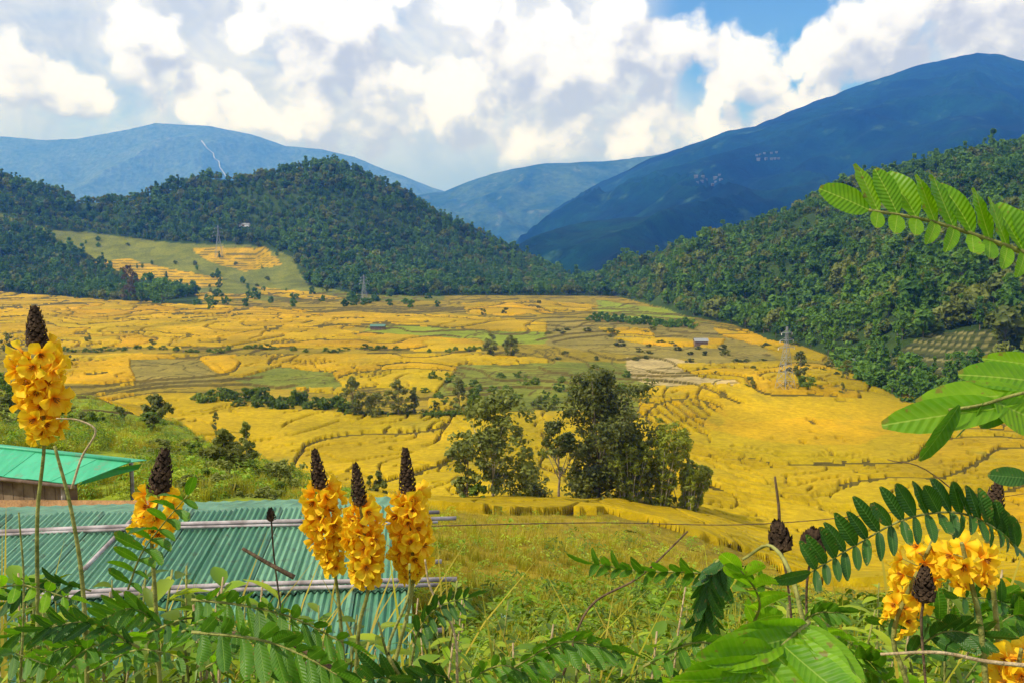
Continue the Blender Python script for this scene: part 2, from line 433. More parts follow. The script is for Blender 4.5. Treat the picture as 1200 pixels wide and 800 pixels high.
def land_mat(name, scales, bdist, var=.5, bstr=.8):
    m, q, o = mat(name)
    tc = q.new('ShaderNodeTexCoord').outputs['Object']
    at_ = q.new('ShaderNodeAttribute', attribute_name='Col').outputs[0]
    n1 = q.noise(tc, scales[0], 5, .6); n2 = q.noise(tc, scales[1], 4, .65)
    f = q.m('ADD', q.ramp(n1, .3, .7, 1-var*.5, 1+var*.35), q.ramp(n2, .3, .7, -var*.4, var*.4))
    c = q.mix(1.0, at_, q.comb(f, f, f), 'MULTIPLY')
    c = q.mix(q.ramp(n1, .5, .75, 0, .35), c, q.mix(1.0, c, (1.1, .85, .9, 1), 'MULTIPLY'))
    bsdf(q, o, c, .9, .1, n2, bstr, bdist); return m
M_ground = land_mat('ground_cover', (.05, .5), .8)
M_near = land_mat('slope_soil', (.35, 4.0), .12)
M_rice = land_mat('ripe_rice', (.035, .7), .5, .42)

def leaf_mat(name, a, b, tr=.35, scale=.6, rough=.55, spec=.3, rnd=.5, obj=True):
    m, q, o = mat(name)
    tc = q.new('ShaderNodeTexCoord').outputs['Object']
    oi = q.new('ShaderNodeObjectInfo')
    geo = q.new('ShaderNodeNewGeometry')
    n = q.noise(tc, scale, 3, .6)
    f = q.m('ADD', q.ramp(n, .35, .65, 0, 1-rnd), q.m('MULTIPLY', oi.outputs['Random'], rnd*.7))
    drift = q.noise(geo.outputs['Position'], .018, 3, .6)
    f = q.m('ADD', f, q.ramp(drift, .35, .65, -.22, .32))
    f = q.m('ADD', f, q.m('MULTIPLY', geo.outputs['Random Per Island'], .35), clamp=True)
    c = q.mix(f, c4(a), c4(b))
    p = q.new('ShaderNodeBsdfPrincipled'); q.l.new(c, p.inputs['Base Color']); p.inputs['Roughness'].default_value = rough
    p.inputs['Specular IOR Level'].default_value = spec
    t = q.new('ShaderNodeBsdfTranslucent'); q.l.new(q.mix(1.0, c, (1.15, 1.2, .5, 1), 'MULTIPLY'), t.inputs[0])
    x = q.new('ShaderNodeMixShader'); x.inputs[0].default_value = tr
    q.l.new(p.outputs[0], x.inputs[1]); q.l.new(t.outputs[0], x.inputs[2]); q.l.new(x.outputs[0], o.inputs[0])
    return m
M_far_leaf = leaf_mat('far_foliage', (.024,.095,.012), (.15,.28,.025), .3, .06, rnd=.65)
M_far_leaf2 = leaf_mat('far_foliage_light', (.05,.09,.015), (.22,.25,.04), .3, .06, rnd=.65)
M_dark_leaf = leaf_mat('dark_foliage', (.045,.070,.01), (.21,.22,.035), .35, .5)
M_mid_leaf = leaf_mat('olive_foliage', (.08,.11,.015), (.28,.30,.05), .3, .7)
M_bush_leaf = leaf_mat('bush_foliage', (.04,.09,.006), (.20,.28,.015), .35, 1.2)
M_bamboo_leaf = leaf_mat('bamboo_foliage', (.15,.19,.01), (.40,.43,.03), .3, .9)
M_brown_leaf = leaf_mat('brown_foliage', (.06,.045,.015), (.14,.10,.03), .3, .9)
M_grass = leaf_mat('grass_blades', (.17,.18,.008), (.48,.44,.02), .35, 3, rnd=.8)
M_dry = leaf_mat('dry_grass', (.24,.19,.012), (.50,.40,.03), .3, 3, rnd=.8)
M_weed = leaf_mat('weed_leaves', (.07,.17,.006), (.30,.46,.012), .4, 5, .45, .4, rnd=.7)
M_weed_y = leaf_mat('pale_weed_leaves', (.20,.30,.01), (.46,.54,.02), .4, 5, .45, .4, rnd=.7)

def bark_mat(name, a, b, sc=3):
    m, q, o = mat(name); tc = q.new('ShaderNodeTexCoord').outputs['Object']
    n = q.noise(tc, sc, 5, .6); bsdf(q, o, q.mix(q.ramp(n, .3, .7), c4(a), c4(b)), .85, .2, n, .6, .02); return m
M_bark = bark_mat('bark', (.10,.075,.05), (.28,.23,.17))
M_pale_bark = bark_mat('pale_bark', (.30,.27,.21), (.55,.50,.40))

# ------------------------------------------------------------------ terrain meshes
def grid(D, PA):
    dd, pp = np.meshgrid(D, PA, indexing='ij')
    return (pp-600)/1000*dd, dd
def grid_faces(nr, nc):
    i = np.arange(nr-1)[:, None]*nc + np.arange(nc-1)[None, :]
    return np.stack([i, i+1, i+nc+1, i+nc], -1).reshape(-1, 4)
def split(name, X, Y, Z, C, keep, m, smooth=True):
    """faces of the grid where keep (per vertex) holds at all corners"""
    nr, nc = X.shape; F = grid_faces(nr, nc); k = keep.ravel()
    sel = keep if keep.ndim == 1 else k[F].all(axis=1)
    F = F[sel]; used = np.unique(F); idx = np.full(nr*nc, -1); idx[used] = np.arange(len(used))
    V = np.stack([X.ravel(), Y.ravel(), Z.ravel()], -1)[used]
    me = np_mesh(name, V, idx[F], [m], smooth, C.reshape(-1, 3)[used])
    return link(name, me)
def colour(c, x, y):
    lut = np.array([COVER_COL[k] for k in range(10)]); col = lut[c]
    n = fbm(x/35, y/60, 4, 31)[..., None]
    col = col*(1+n*np.array([.6,.5,.4]))
    return np.clip(col, 0, 1)

def build_terrain():
    # --- near slope
    D = np.concatenate([np.linspace(-30, 0.0, 8)[:-1]*1.0, [0.0]])
    Dn = np.exp(np.arange(math.log(.35), math.log(59.5), .021)); PA = np.arange(-900, 2101, 5.)
    X, Y = grid(Dn, PA); Z = height(X, Y)
    C = cover(X, Y, Z); 
    # small terraces on the olive slope
    px, row = proj(X, Y, Z)
    K = Z/1.15 + 1.6*fbm(X/14, Y/14, 2, 41)
    f = K-np.floor(K); on = (Y > 24) & (px > 430)
    Z = np.where(on, Z + .38*(np.minimum(f/.85, 1)*(-1)+ (f > .85)*0 + .5), Z)
    col = colour(C, X, Y)
    line = on & (f > .80); col[line] *= .38
    o = split('slope', X, Y, Z, col, np.ones(X.shape, bool), M_near)
    tag(o, 'green and olive grassy slope dropping from the viewpoint to the valley', kind='structure')
    # ground under and behind the viewer
    mb = MB(); mb.add([(-45,-60,ZC-1.3),(45,-60,ZC-1.3),(6,.4,ZC-1.62),(-6,.4,ZC-1.62)], [(0,1,2,3)])
    me = mb.mesh('knoll', M_near); 
    a = me.color_attributes.new('Col', 'FLOAT_COLOR', 'POINT'); a.data.foreach_set('color', [.16,.2,.03,1]*4)
    tag(link('knoll', me), kind='structure')
    # --- valley
    Dv = np.exp(np.arange(math.log(58), math.log(955), .0066)); PA = np.arange(-260, 1641, 2.0)
    X, Y = grid(Dv, PA); Z = height(X, Y)
    C = cover(X, Y, Z)
    px, row = proj(X, Y, Z)
    # terrace outlines: contours of a slow potential, so banks curve and meet as in hill paddies
    K = 9*fbm(X/75, Y/120, 3, 51) + Y/60. + .35*fbm(X/22, Y/26, 2, 52)
    ribs = np.exp(-((px-805)/45)**2-((row-490)/22)**2); K = K + np.where(ribs > .35, X/3.4, 0)
    fl = np.floor(K)
    bund = np.zeros(X.shape, bool)
    bund[:-1] |= fl[:-1] != fl[1:]; bund[:, :-1] |= fl[:, :-1] != fl[:, 1:]
    wide = bund.copy(); wide[1:] |= bund[:-1]
    K2 = 5*fbm(X/60+9, Y/110, 3, 61) - X/60.; f2 = np.floor(K2)
    b2 = np.zeros(X.shape, bool); b2[:-1] |= f2[:-1] != f2[1:]; b2[:, :-1] |= f2[:, :-1] != f2[:, 1:]
    b2 &= (fbm(X/30, Y/45, 2, 77) > -.02)
    smooth_dome = np.exp(-((px-960)/150)**2-((row-500)/38)**2) > .45
    lowd = (Y < 125)
    gaps = fbm(X/38, Y/60, 2, 78) > -.2
    bund = ((wide & gaps) | b2) & ~smooth_dome
    spots = (fbm(X/5, Y/8, 2, 81) > .36) & (fbm(X/60, Y/60, 2, 83) > .02); bund |= spots
    K4 = 16*fbm(X/48, Y/60, 3, 161) + X/45.; f4 = np.floor(K4); b4 = np.zeros(X.shape, bool)
    b4[:-1] |= f4[:-1] != f4[1:]; b4[:, :-1] |= f4[:, :-1] != f4[:, 1:]
    K5 = 12*fbm(X/34, Y/46, 3, 181) + Y/13.; f5 = np.floor(K5); b5 = np.zeros(X.shape, bool)
    b5[:-1] |= f5[:-1] != f5[1:]; b5[:, :-1] |= f5[:, :-1] != f5[:, 1:]
    bund |= b5 & (Y < 330) & (fbm(X/9, Y/14, 2, 187) > .02) & ~smooth_dome
    bund |= (fbm(X/1.7, Y/4.5, 2, 191) > .33) & (Y < 300) & (fbm(X/26, Y/30, 2, 193) > .06)
    bund |= b4 & (fbm(X/16, Y/26, 2, 167) > .10) & ~smooth_dome
    Z = Z + .5*(fl-K+.5)*(C != 6)*(~smooth_dome)*(ribs < .3)*np.clip((Y-110)/30, 0, 1)
    K3 = Z/1.15 + 1.6*fbm(X/14, Y/14, 2, 41); f3 = K3-np.floor(K3); on3 = (Y < 128) & (px > 430) & (C != 1)
    Z = np.where(on3, Z + .38*(.5-np.minimum(f3/.85, 1)), Z)
    col = colour(C, X, Y)
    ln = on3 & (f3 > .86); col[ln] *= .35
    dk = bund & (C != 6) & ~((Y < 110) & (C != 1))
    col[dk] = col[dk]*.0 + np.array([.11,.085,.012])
    tz = inpoly(px, row, [(1036,420),(1085,392),(1160,386),(1185,418),(1150,440),(1060,440)]); kt = Z/1.9+.8*fbm(X/18, Y/18, 2, 171); ft = kt-np.floor(kt)
    col[tz] = (.07,.08,.02); col[tz & (ft > .78)] = (.22,.20,.07); col[tz & (ft < .25)] = (.03,.045,.012)
    PXA = 600+1000*X/Y
    rh, s = right_hill(PXA, Y)
    hill = (rh > 1.5) 
    lh = left_hill(PXA, Y) > 1.5
    F = grid_faces(*X.shape)
    hr = hill.ravel()[F].any(axis=1)
    nb = (C == 6) & ~hill
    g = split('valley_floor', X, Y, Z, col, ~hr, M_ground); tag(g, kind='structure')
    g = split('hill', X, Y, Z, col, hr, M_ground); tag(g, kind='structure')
    # rice crop: stands knee to waist high above the bed, left out along the banks
    rice = (C == 1) & ~bund
    up = rice.copy(); up[0, :] = False
    Zr = np.where(up, Z+.75+.12*fbm(X/2, Y/3, 2, 91), Z-.25)
    any_ = rice.ravel()[F].sum(axis=1) >= 2
    rc = colour(np.ones_like(C), X, Y)
    g_ = np.clip(fbm(X/130, Y/160, 3, 95)*2.0, -.5, .5)[..., None]
    hsh = lambda a, k: (np.sin(a*127.1+k*311.7)*43758.5453) % 1.0
    cell = hsh(fl, f2+.5)[..., None]; cell2 = hsh(fl+3.3, 7.)[..., None]
    rc = rc*(1+g_*np.array([-.10, .03, .9]))*(.86+.22*cell)*(1+(cell2-.5)*np.array([-.08,.07,.8]))
    weedy = np.clip(fbm(X/9, Y/16, 3, 99)*3.2-.55, 0, .75)[..., None]
    rc = rc*(1-weedy)+np.array([.26,.22,.02])*weedy
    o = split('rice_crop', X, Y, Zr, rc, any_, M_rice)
    tag(o, 'golden ripe rice standing in the terraced paddies across the valley floor', 'rice', kind='stuff')
    # --- left hill and the valley's far end
    Dh = np.concatenate([np.arange(950, 1400, 3.5), np.arange(1400, 1760, 40.)]); PA = np.arange(-300, 1401, 2.5)
    X, Y = grid(Dh, PA); Z = height(X, Y); C = cover(X, Y, Z)
    px, row = proj(X, Y, Z); K = Z/3.2+fbm(X/60, Y/60, 2, 97); f = K-np.floor(K)
    col = colour(C, X, Y); b = (f < .22) & (C == 1); col[b] = (.10,.10,.03)
    o = split('hill', X, Y, Z, col, np.ones(X.shape, bool), M_ground); tag(o, kind='structure')
    # plain beyond, out to the horizon
    mb = MB(); s = 30000
    mb.add([(-s,-200,-6),(s,-200,-6),(s,s,-6),(-s,s,-6)], [(0,1,2,3)])
    me = mb.mesh('plain', M_ground); a = me.color_attributes.new('Col', 'FLOAT_COLOR', 'POINT'); a.data.foreach_set('color', [.06,.09,.03,1]*4)
    tag(link('plain', me), kind='structure')
build_terrain()

# ------------------------------------------------------------------ far mountains
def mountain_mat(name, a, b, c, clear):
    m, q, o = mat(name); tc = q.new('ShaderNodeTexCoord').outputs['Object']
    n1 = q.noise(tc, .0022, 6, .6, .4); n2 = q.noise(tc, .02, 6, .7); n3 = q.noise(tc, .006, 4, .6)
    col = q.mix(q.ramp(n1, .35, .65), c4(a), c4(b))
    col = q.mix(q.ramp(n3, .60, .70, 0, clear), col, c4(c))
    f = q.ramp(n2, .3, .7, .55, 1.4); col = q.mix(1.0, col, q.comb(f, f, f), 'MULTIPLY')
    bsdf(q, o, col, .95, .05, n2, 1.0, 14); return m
def mountain(sky, Db, Dr, m, seed, rel, step=6, nd=110, px0=-500, px1=1700, label=None):
    PA = np.arange(px0, px1+1, float(step)); T = np.linspace(0, 1.35, nd)
    kx = [p[0] for p in sky]; rw = np.interp(PA, kx, [p[1] for p in sky])
    zr = ZC - Dr*tdrop(rw)
    tt, pp = np.meshgrid(T, PA, indexing='ij'); zz = np.broadcast_to(zr, tt.shape)
    D = Db + (Dr-Db)*tt
    X = (pp-600)/1000*D; Y = D
    prof = np.where(tt <= 1, .25*tt + .75*tt**1.25, 1-(tt-1)*1.2)
    w = 1-2*np.abs(fbm(X/rel*1.0+fbm(X/rel, Y/rel, 2, seed)*1.5, Y/(rel*1.6), 4, seed+3))*1.9
    env = np.clip(tt*5, 0, 1)*np.clip(np.abs(1-tt)*4, .02, 1)
    Z = zz*prof + (w-.6)*rel*.26*env - 6
    fine = fbm(X/60, Y/60, 2, seed+9)*14*np.clip(tt*5,0,1)
    Z = Z+fine
    F = grid_faces(*X.shape)
    o = link('mountain', np_mesh('mountain', np.stack([X,Y,Z], -1).reshape(-1, 3), F, [m], True))
    tag(o, label, kind='structure'); return (PA, D, Z)
m1 = mountain_mat('shade_toned_mountain_forest', (.001,.010,.012), (.006,.032,.020), (.05,.11,.06), .5)  # forest colours darkened and blued to stand in for cloud shade
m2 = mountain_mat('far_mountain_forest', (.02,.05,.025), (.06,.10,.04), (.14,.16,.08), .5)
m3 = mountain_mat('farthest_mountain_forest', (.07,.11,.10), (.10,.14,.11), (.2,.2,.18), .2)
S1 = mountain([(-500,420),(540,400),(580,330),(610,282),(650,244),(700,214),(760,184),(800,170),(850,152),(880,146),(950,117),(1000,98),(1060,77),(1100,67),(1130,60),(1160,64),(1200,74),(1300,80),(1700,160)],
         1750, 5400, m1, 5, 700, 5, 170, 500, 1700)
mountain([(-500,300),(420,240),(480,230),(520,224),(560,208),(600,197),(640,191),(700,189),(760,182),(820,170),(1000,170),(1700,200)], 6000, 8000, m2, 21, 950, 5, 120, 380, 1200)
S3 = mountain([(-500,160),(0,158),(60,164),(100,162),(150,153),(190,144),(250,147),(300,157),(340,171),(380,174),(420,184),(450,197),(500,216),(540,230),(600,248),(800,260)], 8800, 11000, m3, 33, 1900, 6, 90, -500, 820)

def on_mountain(S, px, row):
    PA, D, Z = S; j = int(np.argmin(np.abs(PA-px))); i = np.nonzero(Z[:, j] >= ZC-D[:, j]*tdrop(row))[0]
    i = i[0] if len(i) else 0
    return Vector(((px-600)/1000*D[i, j], D[i, j], Z[i, j]))
def scar():
    """white landslide streak on the farthest mountain, draped on its slope"""
    m, q, o = mat('bare_rock'); bsdf(q, o, (.42,.42,.40,1), .9)
    mb = MB(); P = [on_mountain(S3, px, r) for px, r in ((243,166),(247,172),(250,178),(256,182),(257,188),(262,193),(263,199),(268,205),(270,212))]
    for a, b in zip(P[:-1], P[1:]):
        wa = Vector((4.5, 0, 0)); up = Vector((0, -6, 12))
        mb.add([a-wa+up, a+wa+up, b+wa*1.3+up, b-wa*1.3+up, a-wa-up*.3, a+wa-up*.3, b+wa*1.3-up*.3, b-wa*1.3-up*.3], [(0,1,2,3),(0,4,5,1),(1,5,6,2),(2,6,7,3),(3,7,4,0)])
    o = link('rock_scar', mb.mesh('rock_scar', m)); tag(o, kind='structure')
scar()
def villages():
    m, q, o = mat('far_house_wall'); bsdf(q, o, (.10,.11,.11,1), .8)
    m2, q, o = mat('far_house_roof'); bsdf(q, o, (.09,.10,.11,1), .7)
    mb = MB(); mb.box((-9,-6,-6),(9,6,7)); mb.add([(-10,-7,7),(10,-7,7),(10,0,12),(-10,0,12),(10,7,7),(-10,7,7)], [(0,1,2,3),(3,2,4,5),(0,3,5),(1,4,2)], 1)
    me = mb.mesh('mountain_house', [m, m2]); r = random.Random(8)
    for cx, cy, sx, sy, n, lb in ((828,211,18,5,13,'left'),(898,188,17,6,10,'right')):
        for i in range(n):
            p = on_mountain(S1, cx+r.gauss(0, sx*.6), cy+r.gauss(0, sy*.5)); s_ = r.uniform(.5, .9)
            o = link('mountain_house', me, None, p, (0, 0, r.uniform(-.5, .5)), (s_, s_, s_))
            tag(o, 'tiny pale house of the '+lb+' village high on the blue mountain at right', 'house', lb+' mountain village houses')
villages()

# ------------------------------------------------------------------ trees
def leaf_cloud(centres, radii, per, size, rng, flat=.0, aspect=1.6):
    """leaf faces gathered in clumps; returns verts, faces"""
    n = len(centres)*per
    c = np.repeat(np.asarray(centres), per, 0); r = np.repeat(np.asarray(radii), per)
    d = rng.normal(size=(n, 3)); d /= np.linalg.norm(d, axis=1)[:, None]
    rad = r*rng.random(n)**.45
    p = c + d*rad[:, None]*np.array([1, 1, .8])
    nrm = d + rng.normal(size=(n, 3))*.8 + np.array([0, 0, .6]); nrm /= np.linalg.norm(nrm, axis=1)[:, None]
    u = np.cross(nrm, rng.normal(size=(n, 3))); u /= np.linalg.norm(u, axis=1)[:, None]
    v = np.cross(nrm, u)
    s = size*(.6+.8*rng.random(n))[:, None]
    a, b = u*s*.5*aspect, v*s*.5
    V = np.stack([p-a, p-b*.9+nrm*s*.08, p+a, p+b*.9+nrm*s*.08], 1).reshape(-1, 3)
    F = np.arange(n*4).reshape(-1, 4)
    return V, F
def crown_pts(h, w, base, n, rng, shape='round'):
    out = []; rr_ = []
    if n >= 45:      # boughs first, then clumps gathered round them, so that gaps stay between the boughs
        nb = 12+n//9; B, _ = crown_pts(h*.97, w*.86, base+.03*h, min(nb, 44), rng, shape)
        for i in range(n):
            b = B[rng.integers(len(B))]; d = rng.normal(size=3)*np.array([.085, .085, .05])*np.array([w, w, h])*.9
            out.append(b+d); rr_.append(w*(.045+.075*rng.random()))
        return np.array(out), np.array(rr_)
    while len(out) < n:
        t = rng.random(); a = rng.random()*2*math.pi
        if shape == 'round': prof = math.sin(math.pi*min(1, .12+t*.88))**.6
        elif shape == 'tall': prof = (1-t)**.55*min(1, t*6+.3)
        else: prof = min(1, .45+t)*(1-max(0, t-.75)*2.4)
        r = w/2*prof*(.45+.6*rng.random()**.5)*(.8+.35*math.sin(a*2+n)+.2*math.sin(a*3+1.3*t*6))
        out.append((r*math.cos(a), r*math.sin(a), base+(h-base)*(t*.93+.02))); rr_.append(w*(.09+.09*rng.random()))
    return np.array(out), np.array(rr_)
def tree_meshes(name, h, w, base, n, per, leaf, seed, lm, bm, shape='round', trunk_r=None, limbs=7, inner=True, lean=0., sides=7):
    rng = np.random.default_rng(seed)
    c, r = crown_pts(h, w, base, n, rng, shape); c[:, 0] += lean*c[:, 2]
    V, F = leaf_cloud(c, r, per, leaf, rng)
    crown = np_mesh(name+'_crown', V, F, [lm])
    mb = MB(); tr = trunk_r or h*.018; top = base+(h-base)*.75
    pts = [(lean*z+math.sin(z*1.3+seed)*h*.012, math.cos(z*.9+seed)*h*.012, z) for z in np.linspace(-.4, top, 6)]
    mb.tube(pts, [tr*(1-.85*i/5) for i in range(6)], sides)
    idx = rng.choice(len(c), min(limbs, len(c)), replace=False)
    for i in idx:
        t = rng.uniform(.25, .8); z0 = max(base*.6, t*c[i][2]*.8); z0 = min(z0, top*.9)
        a = Vector((lean*z0, 0, z0)); b = Vector(c[i]); mid = (a+b)/2+Vector((0, 0, -h*.03))
        mb.tube([a, mid, b], [tr*.42, tr*.25, tr*.08], 5)
    return crown, mb.mesh(name+'_trunk', bm, True)
def merged(name, crown, trunk):
    """one mesh of crown and trunk, for trees too small to show parts"""
    vs = np.zeros(len(crown.vertices)*3, np.float32); crown.vertices.foreach_get('co', vs)
    vt = np.zeros(len(trunk.vertices)*3, np.float32); trunk.vertices.foreach_get('co', vt)
    me = bpy.data.meshes.new(name); nv = len(vs)//3
    F = [tuple(p.vertices) for p in crown.polygons]; G = [tuple(i+nv for i in p.vertices) for p in trunk.polygons]
    me.from_pydata(list(map(tuple, vs.reshape(-1, 3)))+list(map(tuple, vt.reshape(-1, 3))), [], F+G)
    me.materials.append(crown.materials[0]); me.materials.append(trunk.materials[0])
    me.polygons.foreach_set('material_index', np.array([0]*len(F)+[1]*len(G), dtype=np.int32)); me.update(); return me

FAR = []
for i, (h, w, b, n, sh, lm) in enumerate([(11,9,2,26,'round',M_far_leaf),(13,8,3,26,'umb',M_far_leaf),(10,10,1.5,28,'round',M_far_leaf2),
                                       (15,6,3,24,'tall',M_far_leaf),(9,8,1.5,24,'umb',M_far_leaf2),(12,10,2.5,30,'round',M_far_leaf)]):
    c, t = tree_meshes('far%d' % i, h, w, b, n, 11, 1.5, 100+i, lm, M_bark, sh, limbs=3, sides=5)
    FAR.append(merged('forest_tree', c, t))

def scatter(name, pts, rot, scl, idx, protos, parent=None):
    """one object: copies of the prototypes on points"""
    me = bpy.data.meshes.new(name); n = len(pts)
    me.vertices.add(n); me.vertices.foreach_set('co', np.asarray(pts, np.float32).ravel())
    for nm, ty, dat in (('rot', 'FLOAT_VECTOR', rot), ('scl', 'FLOAT', scl), ('idx', 'INT', idx)):
        a = me.attributes.new(nm, ty, 'POINT')
        a.data.foreach_set('vector' if ty == 'FLOAT_VECTOR' else 'value', np.asarray(dat).astype(np.int32 if ty == 'INT' else np.float32).ravel())
    me.update()
    o = link(name, me, parent)
    g = bpy.data.node_groups.new(name+'_nodes', 'GeometryNodeTree')
    g.interface.new_socket('Geometry', in_out='INPUT', socket_type='NodeSocketGeometry')
    g.interface.new_socket('Geometry', in_out='OUTPUT', socket_type='NodeSocketGeometry')
    N = g.nodes; L = g.links
    gi = N.new('NodeGroupInput'); go = N.new('NodeGroupOutput')
    ip = N.new('GeometryNodeInstanceOnPoints'); L.new(gi.outputs[0], ip.inputs['Points'])
    gt = N.new('GeometryNodeGeometryToInstance')
    for p in reversed(protos):
        oi = N.new('GeometryNodeObjectInfo'); oi.transform_space = 'ORIGINAL'; oi.inputs['Object'].default_value = p
        L.new(oi.outputs['Geometry'], gt.inputs[0])
    L.new(gt.outputs[0], ip.inputs['Instance']); ip.inputs['Pick Instance'].default_value = True
    def attr(nm, ty):
        a = N.new('GeometryNodeInputNamedAttribute'); a.data_type = ty; a.inputs[0].default_value = nm
        return [s for s in a.outputs if s.enabled and s.name == 'Attribute'][0]
    L.new(attr('idx', 'INT'), ip.inputs['Instance Index'])
    L.new(attr('rot', 'FLOAT_VECTOR'), ip.inputs['Rotation']); L.new(attr('scl', 'FLOAT'), ip.inputs['Scale'])
    L.new(ip.outputs[0], go.inputs[0])
    md = o.modifiers.new('scatter', 'NODES'); md.node_group = g
    return o

def visible_far(x, y, z, h):
    return True
def forests():
    rng = np.random.default_rng(3)
    def jgrid(x0, x1, y0, y1, s):
        gx, gy = np.meshgrid(np.arange(x0, x1, s), np.arange(y0, y1, s))
        return (gx+rng.uniform(-.45, .45, gx.shape)*s).ravel(), (gy+rng.uniform(-.45, .45, gy.shape)*s).ravel()
    rows = []
    # right hillside
    x, y = jgrid(20, 1000, 230, 1150, 8.2); z = height(x, y); px, row = proj(x, y, z)
    rh, s = right_hill(600+1000*x/y, y); lh = left_hill(600+1000*x/y, y)
    terr = inpoly(px, row, [(1040,418),(1085,394),(1150,390),(1165,418),(1140,436),(1065,434)])
    k = (rh > .4) & (s < 1.0) & (px > 640) & (px < 1330) & ~terr
    k |= (rh > 2.5) & (s >= 1.0) & (rh > 20) & (px > 640) & (px < 1330) & (rng.random(len(x)) < .0)
    k &= fbm(x/40, y/40, 2, 29) > -.33
    A = np.stack([x, y, z], -1)[k]
    # left hill
    x, y = jgrid(-1150, 170, 900, 1400, 9.0); z = height(x, y); px, row = proj(x, y, z)
    C = cover(x, y, z); lh = left_hill(600+1000*x/y, y)
    k = (C == 6) & (px > -110) & (px < 740) & (y < 1375)
    # thin out towards open slopes
    dens = fbm(x/60, y/60, 3, 8)
    k &= (dens > -.33)
    B = np.stack([x, y, z], -1)[k]
    # wooded knoll front left and stray trees on the open slope
    x, y = jgrid(-760, -330, 780, 1000, 8.0); z = height(x, y); px, row = proj(x, y, z)
    k = (C0 := cover(x, y, z)) == 6
    Cc = np.stack([x, y, z], -1)[k & (y < 905)]
    x, y = jgrid(-900, 150, 950, 1250, 26.0); z = height(x, y); C = cover(x, y, z)
    k = (C != 6) & (rng.random(len(x)) < .45)
    E = np.stack([x, y, z], -1)[k]
    return A, B, Cc, E
FA, FB, FC, FE = forests()
print('forest', len(FA), len(FB), len(FC), len(FE))

def forest_objects():
    rng = np.random.default_rng(5); made = 0; protos = []
    allp = np.concatenate([FA, FB, FC, FE]); src = np.concatenate([np.full(len(FA), 0), np.full(len(FB), 1), np.full(len(FC), 2), np.full(len(FE), 3)])
    px, row = proj(allp[:, 0], allp[:, 1], allp[:, 2])
    n = len(allp); scl = rng.uniform(.6, 1.15, n)*(1+.9*fbm(allp[:,0]/45, allp[:,1]/45, 2, 19)); scl = np.where(rng.random(n) < .05, scl*1.45, scl); idx = rng.integers(0, 6, n); rot = rng.uniform(0, 6.28, n)
    scl *= np.where(src == 3, .6, 1.); scl *= np.where((src == 1), 1.05, 1.)
    scl *= np.where(src == 0, .92, 1.)
    inframe = (px > 0) & (px < 1200)
    order = np.argsort(np.where(inframe, allp[:, 1], 1e9)); near = order[:280]
    lab = {0:'green broadleaf tree in the dark forest at the foot of the right hillside', 1:'tree in the forest on the left hill',
           2:'tree of the small wood at the foot of the left hill', 3:'small tree on the open slope below the left forest'}
    used = np.zeros(n, bool)
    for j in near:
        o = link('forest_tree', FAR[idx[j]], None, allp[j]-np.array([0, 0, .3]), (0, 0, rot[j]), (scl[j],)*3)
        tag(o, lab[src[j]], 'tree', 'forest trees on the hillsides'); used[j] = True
        if len(protos) < 6 and idx[j] == len(protos): protos.append(o)
    k = 0
    while len(protos) < 6:
        protos.append([ob for ob in COL.objects if ob.data == FAR[len(protos)]][0])
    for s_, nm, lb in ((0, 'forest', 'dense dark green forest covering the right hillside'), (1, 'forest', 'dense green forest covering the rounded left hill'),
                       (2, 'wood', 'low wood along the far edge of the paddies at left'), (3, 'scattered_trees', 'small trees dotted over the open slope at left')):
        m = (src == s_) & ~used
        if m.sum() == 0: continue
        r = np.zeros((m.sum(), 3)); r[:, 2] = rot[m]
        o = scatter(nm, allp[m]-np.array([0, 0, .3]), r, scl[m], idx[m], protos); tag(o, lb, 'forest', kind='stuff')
    return protos
PROTO_FAR = forest_objects()

# ---- trees in the valley, one by one
def tree_thing(name, px, row, hpx, wpx, seed, lm, bm, label, shape='round', basef=.12, n=60, per=60, leaf=.3, D=None, group=None, cat='tree', limbs=8, trunk_r=None, lean=0., sides=7):
    p = at(px, row, D) if D else ground_at(px, row, 60 if row < 560 else 20)
    if D: p = Vector((p.x, p.y, hz(p.x, p.y)))
    dep = p.y*CP - (p.z-ZC)*SP
    r_ = proj(np.array([p.x]), np.array([p.y]), np.array([p.z]))[1][0]
    h = (hpx + (r_-row))*dep/1000; w = wpx*dep/1000
    c, t = tree_meshes(name, h, w, h*basef, n, per, leaf, seed, lm, bm, shape, limbs=limbs, trunk_r=trunk_r, lean=lean, sides=sides)
    e = empty(name, p-Vector((0, 0, .1))); tag(e, label, cat, group)
    link('crown', c, e); link('trunk', t, e)
    return e, h, w

